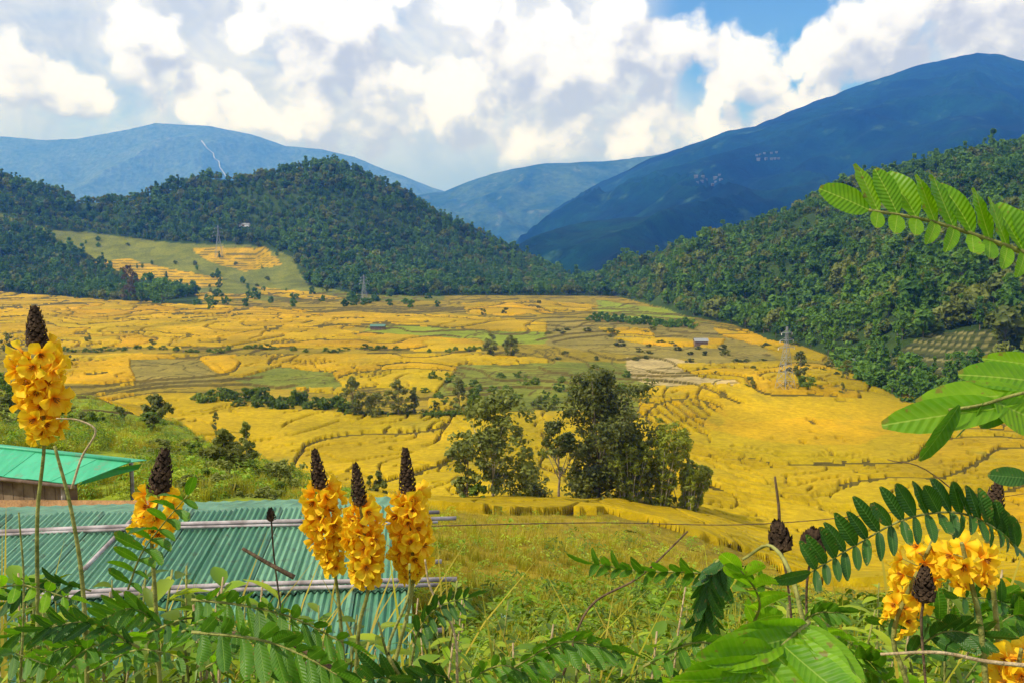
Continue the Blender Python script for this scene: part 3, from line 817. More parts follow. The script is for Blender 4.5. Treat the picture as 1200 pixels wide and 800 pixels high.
def valley_trees():
    tree_thing('broadleaf_tree', 702, 587, 160, 130, 1, M_dark_leaf, M_bark, 'tall dense dark tree, largest of those standing mid valley beside the bamboo', 'round', .01, 400, 44, .34, D=112, limbs=50)
    tree_thing('broadleaf_tree', 578, 592, 142, 100, 2, M_mid_leaf, M_pale_bark, 'slender open olive tree with a pale trunk left of the tall dark tree', 'round', .14, 190, 28, .32, D=92, limbs=26, trunk_r=.15)
    tree_thing('broadleaf_tree', 548, 592, 90, 44, 3, M_mid_leaf, M_bark, 'lower leafy tree at the left foot of the slender olive tree', 'round', .1, 50, 40, .32, D=94, limbs=8)
    tree_thing('broadleaf_tree', 655, 590, 98, 56, 4, M_dark_leaf, M_bark, 'small dark tree on a thin trunk between the olive tree and the tall dark tree', 'umb', .5, 46, 46, .32, D=108, limbs=8)
    tree_thing('shrub', 618, 588, 32, 62, 5, M_dark_leaf, M_bark, 'low dark square hedge shrub under the slender olive tree', 'umb', .05, 44, 40, .3, D=100, limbs=4, cat='shrub')
    tree_thing('shrub', 560, 596, 30, 26, 6, M_bush_leaf, M_bark, 'small round bush at the foot of the slender tree', 'round', .05, 20, 40, .25, D=90, limbs=4, cat='shrub')
    tree_thing('broadleaf_tree', 268, 566, 66, 56, 7, M_dark_leaf, M_pale_bark, 'bushy dark tree with a pale trunk on the green slope at left', 'round', .1, 60, 44, .2, D=40, limbs=10, trunk_r=.1)
    tree_thing('broadleaf_tree', 290, 545, 55, 22, 8, M_mid_leaf, M_pale_bark, 'thin young tree right behind the bushy tree on the left slope', 'tall', .2, 26, 30, .22, D=48, limbs=6)
    tree_thing('shrub', 253, 508, 28, 14, 9, M_dark_leaf, M_bark, 'narrow dark conical shrub above the bushy tree on the left slope', 'tall', .05, 16, 30, .3, limbs=3, cat='shrub')
    tree_thing('broadleaf_tree', 184, 493, 31, 32, 10, M_dark_leaf, M_bark, 'round dark tree at the edge of the green slope at left', 'round', .1, 40, 34, .4, limbs=6)
    tree_thing('shrub', 180, 506, 20, 17, 11, M_dark_leaf, M_bark, 'small dark bush just below the round dark tree at left', 'round', .05, 16, 30, .3, limbs=3, cat='shrub')
    tree_thing('broadleaf_tree', 414, 489, 50, 36, 12, M_dark_leaf, M_bark, 'tall round dark tree at the left end of the tree row in the paddies', 'round', .12, 50, 40, .42, limbs=8)
    tree_thing('broadleaf_tree', 440, 489, 30, 34, 13, M_dark_leaf, M_bark, 'low bushy tree second in the tree row in the paddies', 'round', .08, 36, 36, .4, limbs=5)
    tree_thing('broadleaf_tree', 467, 489, 46, 28, 14, M_dark_leaf, M_bark, 'upright dark tree third in the tree row in the paddies', 'round', .14, 40, 36, .42, limbs=6)
    tree_thing('broadleaf_tree', 485, 488, 38, 18, 15, M_dark_leaf, M_bark, 'narrow dark tree at the right end of the tree row in the paddies', 'tall', .12, 30, 30, .42, limbs=5)
    tree_thing('broadleaf_tree', 538, 484, 42, 22, 16, M_dark_leaf, M_bark, 'narrow dark tree on the field edge behind the slender olive tree', 'tall', .12, 34, 30, .42, limbs=5)
    tree_thing('broadleaf_tree', 556, 484, 32, 24, 17, M_bush_leaf, M_bark, 'small round tree behind the top of the slender olive tree', 'round', .12, 30, 30, .42, limbs=5)
    tree_thing('shrub', 511, 484, 14, 13, 18, M_dark_leaf, M_bark, 'small dark bush on the field edge right of the tree row', 'round', .05, 14, 26, .4, limbs=3, cat='shrub')
    tree_thing('shrub', 635, 482, 20, 28, 19, M_dark_leaf, M_bark, 'dark bush on the green bank between the slender tree and the tall tree', 'round', .05, 22, 30, .4, limbs=3, cat='shrub')
    tree_thing('broadleaf_tree', 575, 417, 27, 22, 20, M_dark_leaf, M_bark, 'left one of two dark trees standing close together far in the paddies', 'round', .08, 30, 26, .7, limbs=4)
    tree_thing('broadleaf_tree', 598, 417, 23, 26, 21, M_dark_leaf, M_bark, 'right one of two dark trees standing close together far in the paddies', 'round', .08, 30, 26, .7, limbs=4)
    tree_thing('shrub', 179, 408, 13, 9, 22, M_dark_leaf, M_bark, 'tiny dark tree standing alone on the hedge line of the left paddies', 'round', .1, 10, 20, .7, limbs=2, cat='shrub')
    tree_thing('shrub', 104, 402, 9, 12, 23, M_dark_leaf, M_bark, 'tiny round bush in the yellow paddies right of the tallest left flower', 'round', .1, 10, 20, .7, limbs=2, cat='shrub')
    tree_thing('shrub', 80, 428, 12, 14, 24, M_dark_leaf, M_bark, 'dark bush beside the top of the leftmost flower spike', 'round', .1, 12, 24, .6, limbs=2, cat='shrub')
    tree_thing('broadleaf_tree', 12, 412, 24, 20, 25, M_dark_leaf, M_bark, 'dark tree at the left picture edge behind the flower spike', 'round', .1, 24, 26, .6, limbs=3)
    tree_thing('broadleaf_tree', 151, 353, 44, 24, 26, M_brown_leaf, M_bark, 'tall reddish brown tree at the foot of the left hill', 'round', .08, 30, 22, 1.5, limbs=4)
    tree_thing('broadleaf_tree', 190, 355, 28, 44, 27, M_far_leaf, M_bark, 'wide dark green tree right of the brown tree below the left hill', 'round', .08, 36, 22, 1.5, limbs=4)
    tree_thing('shrub', 878, 454, 13, 14, 28, M_dark_leaf, M_bark, 'round dark bush beside the path left of the pylon', 'round', .05, 16, 24, .45, limbs=3, cat='shrub')
    tree_thing('broadleaf_tree', 937, 444, 34, 22, 29, M_dark_leaf, M_bark, 'dark tree standing just right of the pylon', 'round', .1, 30, 28, .5, limbs=4)
    tree_thing('shrub', 946, 455, 14, 34, 30, M_bush_leaf, M_bark, 'low spreading bush at the foot of the tree by the pylon', 'umb', .05, 24, 28, .45, limbs=3, cat='shrub')
    tree_thing('broadleaf_tree', 992, 445, 24, 14, 31, M_dark_leaf, M_bark, 'narrow dark tree above the small striped terraces at right', 'round', .15, 20, 26, .5, limbs=3)
    tree_thing('broadleaf_tree', 987, 464, 17, 7, 32, M_dark_leaf, M_bark, 'thin dark sapling below the narrow tree at right', 'tall', .2, 10, 20, .4, limbs=2)
    tree_thing('shrub', 972, 432, 14, 12, 33, M_dark_leaf, M_bark, 'small dark tree between the pylon and the narrow tree', 'round', .1, 12, 22, .5, limbs=2, cat='shrub')
    tree_thing('shrub', 441, 572, 24, 20, 34, M_dark_leaf, M_bark, 'small round dark bush showing between the middle flower spikes', 'round', .05, 20, 40, .28, D=84, limbs=3, cat='shrub')
    for i, (px, row, h, w, s) in enumerate([(592,369,11,10,'with the roundest crown'),(632,364,12,8,'farthest back on the yellow terrace'),(567,370,9,7,'at the front left of the terrace')]):
        tree_thing('shrub', px, row, h, w, 40+i, M_dark_leaf, M_bark, 'tiny dark tree on the small far yellow terrace, '+s, 'round', .1, 10, 16, .9, limbs=2, cat='shrub')
    # groups of small alike bushes: hedges
    rng = random.Random(5)
    def hedge(pts, hh, ww, label, group, lm, seed, leaf):
        protos = []
        for k in range(3):
            c, t = tree_meshes('hedge', 1.0, 1.15, .02, 22, 20, leaf, seed+k, lm, M_bark, 'round', limbs=3, sides=5)
            protos.append(merged('hedge_bush', c, t))
        for (px, row) in pts:
            p = ground_at(px, row, 100); dep = p.y*CP-(p.z-ZC)*SP; s = dep/1000
            k = hh*s*rng.uniform(.7, 1.25)
            o = link('hedge_bush', rng.choice(protos), None, p-Vector((0,0,.1)), (0,0,rng.random()*6), (ww*s*rng.uniform(.8,1.2), ww*s*rng.uniform(.8,1.2), k))
            tag(o, label, 'bush', group)
    hedge([(232+i*5.6+rng.uniform(-2,2), 468+i*.42+rng.uniform(-6,6)*(1 if i < 26 else .5)) for i in range(34)], 15, 15, 'dark green bush in the thick hedge across the middle of the left paddies', 'bushes of the thick hedge in the left paddies', M_bush_leaf, 200, .13)
    hedge([(70+i*7.6, 411+2.0*math.sin(i*.35)+rng.uniform(-1,1)) for i in range(66) if rng.random() < .62], 5.0, 8, 'low bush of the long thin hedge line crossing the far left paddies', 'bushes of the long thin hedge line', M_bush_leaf, 210, .14)
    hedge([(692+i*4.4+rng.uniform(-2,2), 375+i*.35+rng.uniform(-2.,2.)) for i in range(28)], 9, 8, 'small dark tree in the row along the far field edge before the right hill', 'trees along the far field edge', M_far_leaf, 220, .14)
    hedge([(408+i*5+rng.uniform(-2,2), 488+rng.uniform(-1,1)) for i in range(29)], 7, 10, 'low scrub along the field edge under the tree row', 'scrub under the tree row', M_bush_leaf, 225, .13)
    hedge([(500+i*7+rng.uniform(-4,4), 470+rng.uniform(-28,10)) for i in range(36)], 9, 12, 'low green bush on the grassy bank behind the tall trees', 'bushes on the grassy bank', M_bush_leaf, 230, .12)
    hedge([(rng.uniform(215,520), rng.uniform(345,362)) for i in range(40)], 8, 8, 'small dark tree at the foot of the left hill beyond the paddies', 'trees at the foot of the left hill', M_far_leaf, 235, .15)
    hedge([(rng.uniform(820,990), rng.uniform(392,444)) for i in range(22)], 5, 8, 'small dark bush dotting the fields left of the pylon', 'bushes dotting the right fields', M_dark_leaf, 240, .15)
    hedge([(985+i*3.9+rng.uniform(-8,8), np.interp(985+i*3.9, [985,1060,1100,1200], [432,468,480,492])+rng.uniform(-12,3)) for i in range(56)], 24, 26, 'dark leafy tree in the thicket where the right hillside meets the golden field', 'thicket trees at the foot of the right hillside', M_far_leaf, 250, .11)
    hedge([(rng.uniform(640,820), rng.uniform(386,426)) for i in range(26)], 4.5, 8, 'small bush dotting the olive fields beyond the tall tree', 'bushes dotting the olive fields', M_dark_leaf, 245, .15)
valley_trees()

def bamboo():
    rng = np.random.default_rng(9)
    for px, row, hp, wp, lb, sd in ((772,590,84,74,'thick upright bamboo clump right of the tall dark tree',1),(738,588,60,40,'smaller bamboo clump in front of the tall dark tree',2),(805,600,46,30,'low bamboo clump at the right end of the tree group',3)):
        p = at(px, row, 110); p.z = hz(p.x, p.y); s = .112
        e = empty('bamboo_clump', p); tag(e, lb, 'bamboo')
        mb = MB(); cen = []
        for k in range(26):
            a = rng.random()*6.28; sp = rng.random()**.5; h = (hp+18)*s*(.7+.35*rng.random())
            pts = [Vector((math.cos(a)*sp*(1.3+wp*s*.5*t**1.3), math.sin(a)*sp*(1.3+wp*s*.4*t**1.3), h*t*(1-.08*t*sp))) for t in (0, .3, .6, .85, 1)]
            mb.tube(pts, [.06, .055, .045, .03, .01], 4)
            for t in (.06, .16, .27, .38, .5, .62, .74, .84, .92, 1.):
                i = min(3, int(t*4)); cen.append(pts[i].lerp(pts[i+1], t*4-i if t < 1 else 1)+Vector(rng.normal(size=3)*.25))
        V, F = leaf_cloud([tuple(c) for c in cen], [wp*s*.075]*len(cen), 26, .26, rng, aspect=2.6)
        link('culms', mb.mesh('culms', M_pale_bark), e); link('foliage', np_mesh('foliage', V, F, [M_bamboo_leaf]), e)
bamboo()

# ------------------------------------------------------------------ houses, pylons
def metal_mat(name, a, b, dirt, sc=6):
    m, q, o = mat(name); tc = q.new('ShaderNodeTexCoord').outputs['Object']; oi = q.new('ShaderNodeObjectInfo').outputs['Random']
    mp = q.new('ShaderNodeMapping'); q.l.new(tc, mp.inputs[0]); mp.inputs['Scale'].default_value = (3, .5, 1)
    n1 = q.noise(mp.outputs[0], 2.2, 5, .65); n2 = q.noise(tc, sc, 4, .7)
    c = q.mix(q.ramp(q.m('ADD', n1, q.m('MULTIPLY', oi, .25)), .38, .82), c4(a), c4(b))
    c = q.mix(q.ramp(n2, .54, .70, 0, .75), c, c4(dirt)); n3 = q.noise(tc, 1.3, 5, .7); c = q.mix(q.ramp(n3, .58, .70, 0, .55), c, (.23,.15,.08,1))
    b_ = bsdf(q, o, c, q.ramp(n1, .3, .7, .4, .65), .4, n2, .15, .01); return m
M_roof = metal_mat('faded_green_roofing', (.045,.17,.085), (.17,.35,.20), (.09,.10,.05))
M_roof2 = metal_mat('bright_green_roofing', (.03,.34,.15), (.06,.43,.21), (.10,.26,.14))
M_pole = bark_mat('weathered_pole', (.22,.18,.16), (.55,.48,.45), 4)
M_plank = bark_mat('plank_wall', (.12,.075,.05), (.27,.19,.13), 2)
def plain(name, c, rough=.6, spec=.3):
    m, q, o = mat(name); tc = q.new('ShaderNodeTexCoord').outputs['Object']; n = q.noise(tc, 4, 4, .6)
    f = q.ramp(n, .3, .7, .8, 1.15); bsdf(q, o, q.mix(1.0, c4(c), q.comb(f, f, f), 'MULTIPLY'), rough, spec); return m
M_steel = plain('galvanised_steel', (.30,.32,.33), .5)
M_white = plain('white_plaster', (.75,.74,.70), .8)

def near_house():
    a = .1
    O = at(479, 586, 12.3); O.z = ZC - 3.65
    u = Vector((math.cos(a), math.sin(a), 0)); v = Vector((-math.sin(a), math.cos(a), .1)).normalized(); w = u.cross(v)
    B = Matrix(((u.x,v.x,w.x,0),(u.y,v.y,w.y,0),(u.z,v.z,w.z,0),(0,0,0,1)))
    root = empty('tin_roofed_house', (O.x, O.y, hz(O.x, O.y-2)))
    tag(root, 'long low house with a faded green corrugated roof held down by poles', 'house')
    inv = Matrix.Translation(-root.location)
    # one corrugated sheet
    wd, nrib, L = .62, 8, 2.6
    xs = np.linspace(0, wd+.04, nrib*6+1); ys = [0, -L/3, -2*L/3, -L]
    vs = []; 
    for y in ys:
        for x in xs: vs.append((x-wd, y, .018*math.cos(x/wd*nrib*2*math.pi)+(.006 if x > wd else 0)))
    n = len(xs); fs = [(j*n+i, (j+1)*n+i, (j+1)*n+i+1, j*n+i+1) for j in range(3) for i in range(n-1)]
    # edge lip gives the sheet its thickness
    b = len(vs); vs += [(x, y, z-.006) for (x, y, z) in vs]
    fs += [(f[3]+b, f[2]+b, f[1]+b, f[0]+b) for f in fs[:]]
    me = bpy.data.meshes.new('roofing_sheet'); me.from_pydata(vs, [], fs); me.materials.append(M_roof); me.update()
    rnd = random.Random(3)
    for r in range(2):
        for i in range(15):
            p = O - u*(i*wd) - v*(r*(L-.14)) - w*(.028*r) + w*(.030*(i % 2)) + v*rnd.uniform(-.03, .03)
            o = link('roofing_sheet', me, root); o.matrix_parent_inverse = Matrix.Identity(4)
            o.matrix_local = inv @ Matrix.Translation(p) @ B @ Matrix.Rotation(rnd.uniform(-.004, .004), 4, 'Z')
    Lx = 15*wd
    # back slope beyond the ridge
    mb = MB(); nn = 120
    vb = Vector((-math.sin(a), math.cos(a), -.22)).normalized()
    pts = []
    for t in (0.01, 2.6):
        for i in range(nn+1):
            pts.append(O - u*(Lx*i/nn) + vb*t + Vector((0,0,.012*math.cos(i*2.1)-.03)) - root.location)
    mb.add(pts, [(i, i+1, nn+2+i, nn+1+i) for i in range(nn)])
    link('back_roof', mb.mesh('back_roof', M_roof), root)
    def pole(vdist, lift, x0, x1, r, name='pole', sag=.0):
        mb = MB(); pts = []
        for i in range(9):
            t = i/8; x = x0+(x1-x0)*t
            pts.append(O + u*x - v*vdist + w*(lift+.02*math.sin(t*9+vdist*3)) - root.location)
        mb.tube(pts, [r*(1-.02*i) for i in range(9)], 8); return link(name, mb.mesh(name, M_pole, True), root)
    pole(.62, .05, -Lx, .68, .035, 'roof_pole'); pole(.70, .035, -Lx, .42, .022, 'roof_pole')
    pole(2.47, .055, -Lx, .62, .035, 'roof_pole'); pole(2.58, .05, -Lx, .40, .03, 'roof_pole')
    for k in (.1, 1.75, 3.4, 4.8): pole(k, -.09, -Lx, .45, .035, 'purlin')
    # batten lying along the ribs
    mb = MB(); q0 = at(153, 614, 11.55); q1 = at(98, 668, 10.1)
    for q_ in (q0, q1): q_.z = ZC-4.88+.1*q_.y+.06
    mb.tube([q0-root.location, (q0+q1)/2-root.location, q1-root.location], .03, 6); link('batten', mb.mesh('batten', M_pole, True), root)
    # edge board down the right hand verge
    mb = MB(); 
    vs = [O+u*.06+w*.03, O+u*.09+w*.03, O+u*.09-w*.11, O+u*.06-w*.11]
    vs = [p-root.location for p in vs]+[p-root.location-v*5.05 for p in vs]
    mb.add(vs, [(0,1,2,3),(7,6,5,4),(0,4,5,1),(1,5,6,2),(2,6,7,3),(3,7,4,0)]); link('verge_board', mb.mesh('verge_board', M_roof), root)
    # posts and plank walls below
    for x in (-.25, -3.2, -6.2, -9.1):
        for y in (.3, 4.7):
            p = O+u*x-v*y; mb = MB(); g = hz(p.x, p.y)
            mb.tube([(p.x-root.location.x, p.y-root.location.y, g-.3-root.location.z), (p.x-root.location.x, p.y-root.location.y, p.z-.12-root.location.z)], .06, 8)
            link('post', mb.mesh('post', M_pole, True), root)
    for side in range(2):
        k = 0
        N = 26 if side == 0 else 50
        for i in range(N):
            if side == 0: p = O-u*.3-v*(.35+i*.17); d = v
            else: p = O-u*(.35+i*.177)-v*4.75; d = u
            g = hz(p.x, p.y); mb = MB(); h = p.z-.1-g
            e1 = Vector((d.x, d.y, 0)).normalized()*.158; e2 = Vector((e1.y, -e1.x, 0)).normalized()*(.025+.006*(i % 3))
            base = Vector((p.x, p.y, g-.2))-root.location; vs = [base, base+e1, base+e1+e2, base+e2]; vs += [q_+Vector((0,0,h+.2)) for q_ in vs]
            mb.add(vs, [(0,3,2,1),(4,5,6,7),(0,1,5,4),(1,2,6,5),(2,3,7,6),(3,0,4,7)])
            link('wall_plank', mb.mesh('wall_plank', M_plank), root)
near_house()

def slab(mb, c, th, mi=0):
    c = [Vector(p) for p in c]; n = (c[1]-c[0]).cross(c[3]-c[0]).normalized()
    if n.z < 0: n = -n
    mb.add(c+[p-n*th for p in c], [(0,1,2,3),(7,6,5,4),(0,4,5,1),(1,5,6,2),(2,6,7,3),(3,7,4,0)], mi)
def second_house():
    rz, ez = ZC-5.6, ZC-6.02
    def pt(px, row, z): D = (ZC-z)/tdrop(row); return at(px, row, D)
    A, Bp, C_, D_ = pt(-150,508,rz), pt(152,541,rz), pt(87,567,ez), pt(-150,541,ez)
    root = empty('bright_roofed_shed', (A.lerp(C_, .6).x, A.lerp(C_, .6).y, hz(A.lerp(C_,.6).x, A.lerp(C_,.6).y)))
    tag(root, 'shed with a smooth bright green tin roof on the slope behind the corrugated roof', 'shed'); r0 = root.location
    n = 9
    for i in range(n):      # smooth sheets side by side, overlapping a little
        t0, t1 = i/n, (i+1.04)/n; t1 = min(t1, 1)
        mb = MB(); lift = Vector((0,0,.012*(i % 2)))
        slab(mb, [A.lerp(Bp,t0)-r0+lift, A.lerp(Bp,t1)-r0+lift, D_.lerp(C_,t1)-r0+lift, D_.lerp(C_,t0)-r0+lift], .02); link('roofing_sheet', mb.mesh('roofing_sheet', M_roof2), root)
    # lower lean-to roof at the right end
    mb = MB(); z1 = ZC-6.0
    slab(mb, [pt(112,551,z1+.12)-r0, pt(166,543,z1+.25)-r0, pt(162,549,z1)-r0, pt(92,568,z1-.22)-r0], .03); link('lean_to_roof', mb.mesh('lean_to_roof', M_roof2), root)
    mb = MB(); mb.tube([A-r0+Vector((0,0,.02)), Bp-r0+Vector((0,0,.03))], .05, 8); link('ridge_cap', mb.mesh('ridge_cap', M_roof2, True), root)
    mb = MB(); mb.tube([D_-r0-Vector((0,0,.08)), C_-r0-Vector((0,0,.08))], .06, 6); link('eave_beam', mb.mesh('eave_beam', M_plank, True), root)
    back = Vector((-.35, 1.9, -.4))
    mb = MB(); slab(mb, [A-r0, Bp-r0, Bp-r0+back, A-r0+back], .02); link('back_roof', mb.mesh('back_roof', M_roof2), root)
    for t in (.02, .5, .93):
        for e in (D_.lerp(C_, t), A.lerp(Bp, t)+back):
            g = hz(e.x, e.y+.2); mb = MB(); mb.tube([(e.x-r0.x, e.y+.2-r0.y, g-.2-r0.z), (e.x-r0.x, e.y+.2-r0.y, e.z-.08-r0.z)], .06, 6); link('post', mb.mesh('post', M_pole), root)
    e0 = D_.copy(); L = (C_-D_); nP = 60
    for i in range(nP):
        p = D_+L*(i/nP)+Vector((-.1,.35,0)); g = hz(p.x, p.y); mb = MB(); d = L.normalized()*L.length/nP*.95; d.z = 0; e2 = Vector((d.y, -d.x, 0)).normalized()*(.02+.005*(i%3))
        b = Vector((p.x, p.y, g-.2))-r0; vs = [b, b+d, b+d+e2, b+e2]; vs += [q_+Vector((0,0,ez-g+.1)) for q_ in vs]
        mb.add(vs, [(0,3,2,1),(4,5,6,7),(0,1,5,4),(1,2,6,5),(2,3,7,6),(3,0,4,7)]); link('wall_plank', mb.mesh('wall_plank', M_plank), root)
second_house()

def pylon(px, row, top, label, D=None, r=.11):
    p = ground_at(px, row, 200) if D is None else at(px, row, D)
    if D is not None: p.z = hz(p.x, p.y)
    dep = p.y; h = (row-top)*dep/1000; e = empty('power_pylon', p, .5); tag(e, label, 'pylon')
    w0, w1 = h*.11, h*.02
    def wz(t): return w0+(w1-w0)*min(1, t/.72) if t < .72 else w1*(1-(t-.72)*2.2)
    lv = [0,.14,.28,.4,.51,.61,.72,.8,.88,.97]
    def corner(i, t): s = wz(t); return Vector(((1,1,-1,-1)[i]*s, (1,-1,-1,1)[i]*s, h*t))
    for i in range(4):
        mb = MB(); mb.tube([corner(i, t) for t in lv], r, 4); link('leg', mb.mesh('leg', M_steel), e)
    mb = MB()
    for k in range(len(lv)-1):
        for i in range(4):
            j = (i+1) % 4
            mb.tube([corner(i, lv[k]), corner(j, lv[k+1])], r*.6, 3); mb.tube([corner(j, lv[k]), corner(i, lv[k+1])], r*.6, 3); mb.tube([corner(i, lv[k+1]), corner(j, lv[k+1])], r*.6, 3)
    link('bracing', mb.mesh('bracing', M_steel), e)
    for t, s in ((.66,.17),(.77,.14),(.88,.11)):
        mb = MB()
        for sg in (-1, 1):
            tip = Vector((sg*h*s, 0, h*t)); 
            for q_ in (-w1, w1): mb.tube([Vector((0, q_, h*t)), tip], r*.8, 4)
            mb.tube([Vector((0, 0, h*(t+.05))), tip], r*.6, 4)
        arm = link('cross_arm', mb.mesh('cross_arm', M_steel), e)
        for sg in (-1, 1):
            mb = MB(); mb.tube([Vector((sg*h*s, 0, h*t)), Vector((sg*h*s, 0, h*t-h*.035))], [r*.9, r*1.3], 6); link('insulator', mb.mesh('insulator', M_white), arm)
pylon(920, 457, 380, 'grey lattice power pylon standing at the edge of the golden field at right', r=.08)
pylon(256, 285, 246, 'faint grey lattice pylon on the slope of the left hill', D=1150, r=.16)
pylon(427, 365, 332, 'faint grey lattice pylon at the foot of the left hill beyond the paddies', D=780, r=.13)

def hut(px, row, w, d, h, rm, wm, label, rz=0, D=None, cat='hut', dmin=90, p=None, group=None):
    p = p or ground_at(px, row, dmin); e = empty('hut', p, rz); tag(e, label, cat, group)
    mb = MB(); mb.box((-w/2,-d/2,-.3),(w/2,d/2,h)); 
    mb.add([(-w/2,-d/2,h),(-w/2,d/2,h),(-w/2,0,h*1.45),(w/2,-d/2,h),(w/2,d/2,h),(w/2,0,h*1.45)], [(0,2,1),(3,4,5)]); link('wall', mb.mesh('wall', wm), e)
    for s in (-1, 1):
        mb = MB(); slab(mb, [(-w/2-.4, s*(d/2+.4), h-.12), (w/2+.4, s*(d/2+.4), h-.12), (w/2+.4, 0, h*1.5), (-w/2-.4, 0, h*1.5)][::s], .08); link('roof', mb.mesh('roof', rm), e)
    mb = MB(); mb.box((-w*.1,-d/2-.03,0),(w*.1,-d/2+.02,h*.75)); link('door', mb.mesh('door', M_plank), e)
M_teal = plain('teal_sheet', (.10,.20,.14), .6); M_greyroof = plain('grey_roofing', (.28,.29,.28), .6)
hut(443, 386, 8, 5, 2.0, M_teal, M_plank, 'small hut with a teal roof at the corner of a light green field')
hut(286, 266, 16, 8, 3.5, M_greyroof, M_white, 'pale roofed building in a clearing of the left hill forest', dmin=700)
hut(821, 405, 6, 4, 2.4, M_greyroof, M_plank, 'small grey roofed hut left of the pylon in the fields')
hut(1001, 432, 3.2, 3, 2.6, M_white, M_white, 'tiny white shelter at the foot of the right hillside')
hut(1184, 388, 5, 4, 2.6, M_greyroof, M_plank, 'small hut on the dim terraces of the right hillside')

def tarp():
    p = ground_at(607, 737, 6); e = np.linspace(-.5, .5, 12); mb = MB()
    vs = [(x*1.0, y*.8, .38+.04*math.sin(x*14)+.03*math.sin(y*11+x*5)-.2*(abs(x)*2)**3*.5) for y in e for x in e]
    vs += [(a, b, c-.01) for a, b, c in vs]
    fs = [(j*12+i, j*12+i+1, (j+1)*12+i+1, (j+1)*12+i) for j in range(11) for i in range(11)]
    mb.add(vs, fs+[tuple(k+144 for k in f[::-1]) for f in fs])
    o = link('tarpaulin', mb.mesh('tarpaulin', plain('pale_teal_tarp', (.20,.42,.38), .5), True), None, p, (.25, .1, .2), (.45,.45,.45))
    tag(o, 'small pale teal tarpaulin lying in the weeds of the near slope', 'tarpaulin')
tarp()

# ------------------------------------------------------------------ grass and scrub on the near slope
def blade_clump(name, n, h, spread, w, m, rng, curve=.5):
    V = []; F = []
    for i in range(n):
        a = rng.random()*6.28; r = spread*rng.random()**.5; bx, by = r*math.cos(a), r*math.sin(a)
        d = rng.random()*6.28; hh = h*rng.uniform(.55, 1.1); ln = curve*hh*rng.uniform(.2, 1); ox, oy = math.cos(d), math.sin(d)
        sx, sy = -oy*w/2, ox*w/2; b = len(V)
        for t, ww in ((0,1),(.5,.85),(.85,.5)):
            x = bx+ox*ln*t*t; y = by+oy*ln*t*t; z = hh*t*(1-.25*t*curve)
            V += [(x-sx*ww, y-sy*ww, z), (x+sx*ww, y+sy*ww, z)]
        V.append((bx+ox*ln, by+oy*ln, hh*(1-.25*curve)))
        F += [(b,b+1,b+3,b+2),(b+2,b+3,b+5,b+4),(b+4,b+5,b+6,b+6)]
    me = bpy.data.meshes.new(name); me.from_pydata(V, [], [f if f[2] != f[3] else f[:3] for f in F]); me.materials.append(m); me.update(); return me
def ovate(L, W, curl=.25, n=4):
    """a leaf blade, tip along +Y"""
    vs = []; fs = []
    for i in range(n+1):
        t = i/n; wd = W*math.sin(math.pi*min(1, t*.93+.04))**.75*(1-.25*t); z = -curl*L*t*t
        vs += [(-wd/2, L*t, z+wd*.22), (0, L*t, z), (wd/2, L*t, z+wd*.22)]
    for i in range(n):
        b = i*3; fs += [(b,b+1,b+4,b+3),(b+1,b+2,b+5,b+4)]
    return vs, fs
def leafy_clump(name, n, h, w, L, W, m, rng):
    V = []; F = []
    for i in range(n):
        a = rng.random()*6.28; t = rng.random(); r = w/2*(.3+.7*rng.random())*math.sin(math.pi*(.15+.75*t))
        p = Vector((r*math.cos(a), r*math.sin(a), h*t)); s = rng.uniform(.6, 1.2)
        M = Matrix.Translation(p) @ Euler((rng.uniform(-.7, .5), rng.uniform(-.5, .5), a-math.pi/2+rng.normal()*.5)).to_matrix().to_4x4() @ Matrix.Scale(s, 4)
        v, f = ovate(L, W, .3, 3); b = len(V); V += [tuple(M@Vector(q_)) for q_ in v]; F += [tuple(k+b for k in g) for g in f]
    me = bpy.data.meshes.new(name); me.from_pydata(V, [], F); me.materials.append(m); me.update(); return me
def picture_points(n, px0, px1, d0, d1, rng, power=1.):
    px = rng.uniform(px0, px1, n); D = np.exp(np.log(d0)+(math.log(d1)-math.log(d0))*rng.random(n)**power)
    x = (px-600)/1000*D; return x, D, px
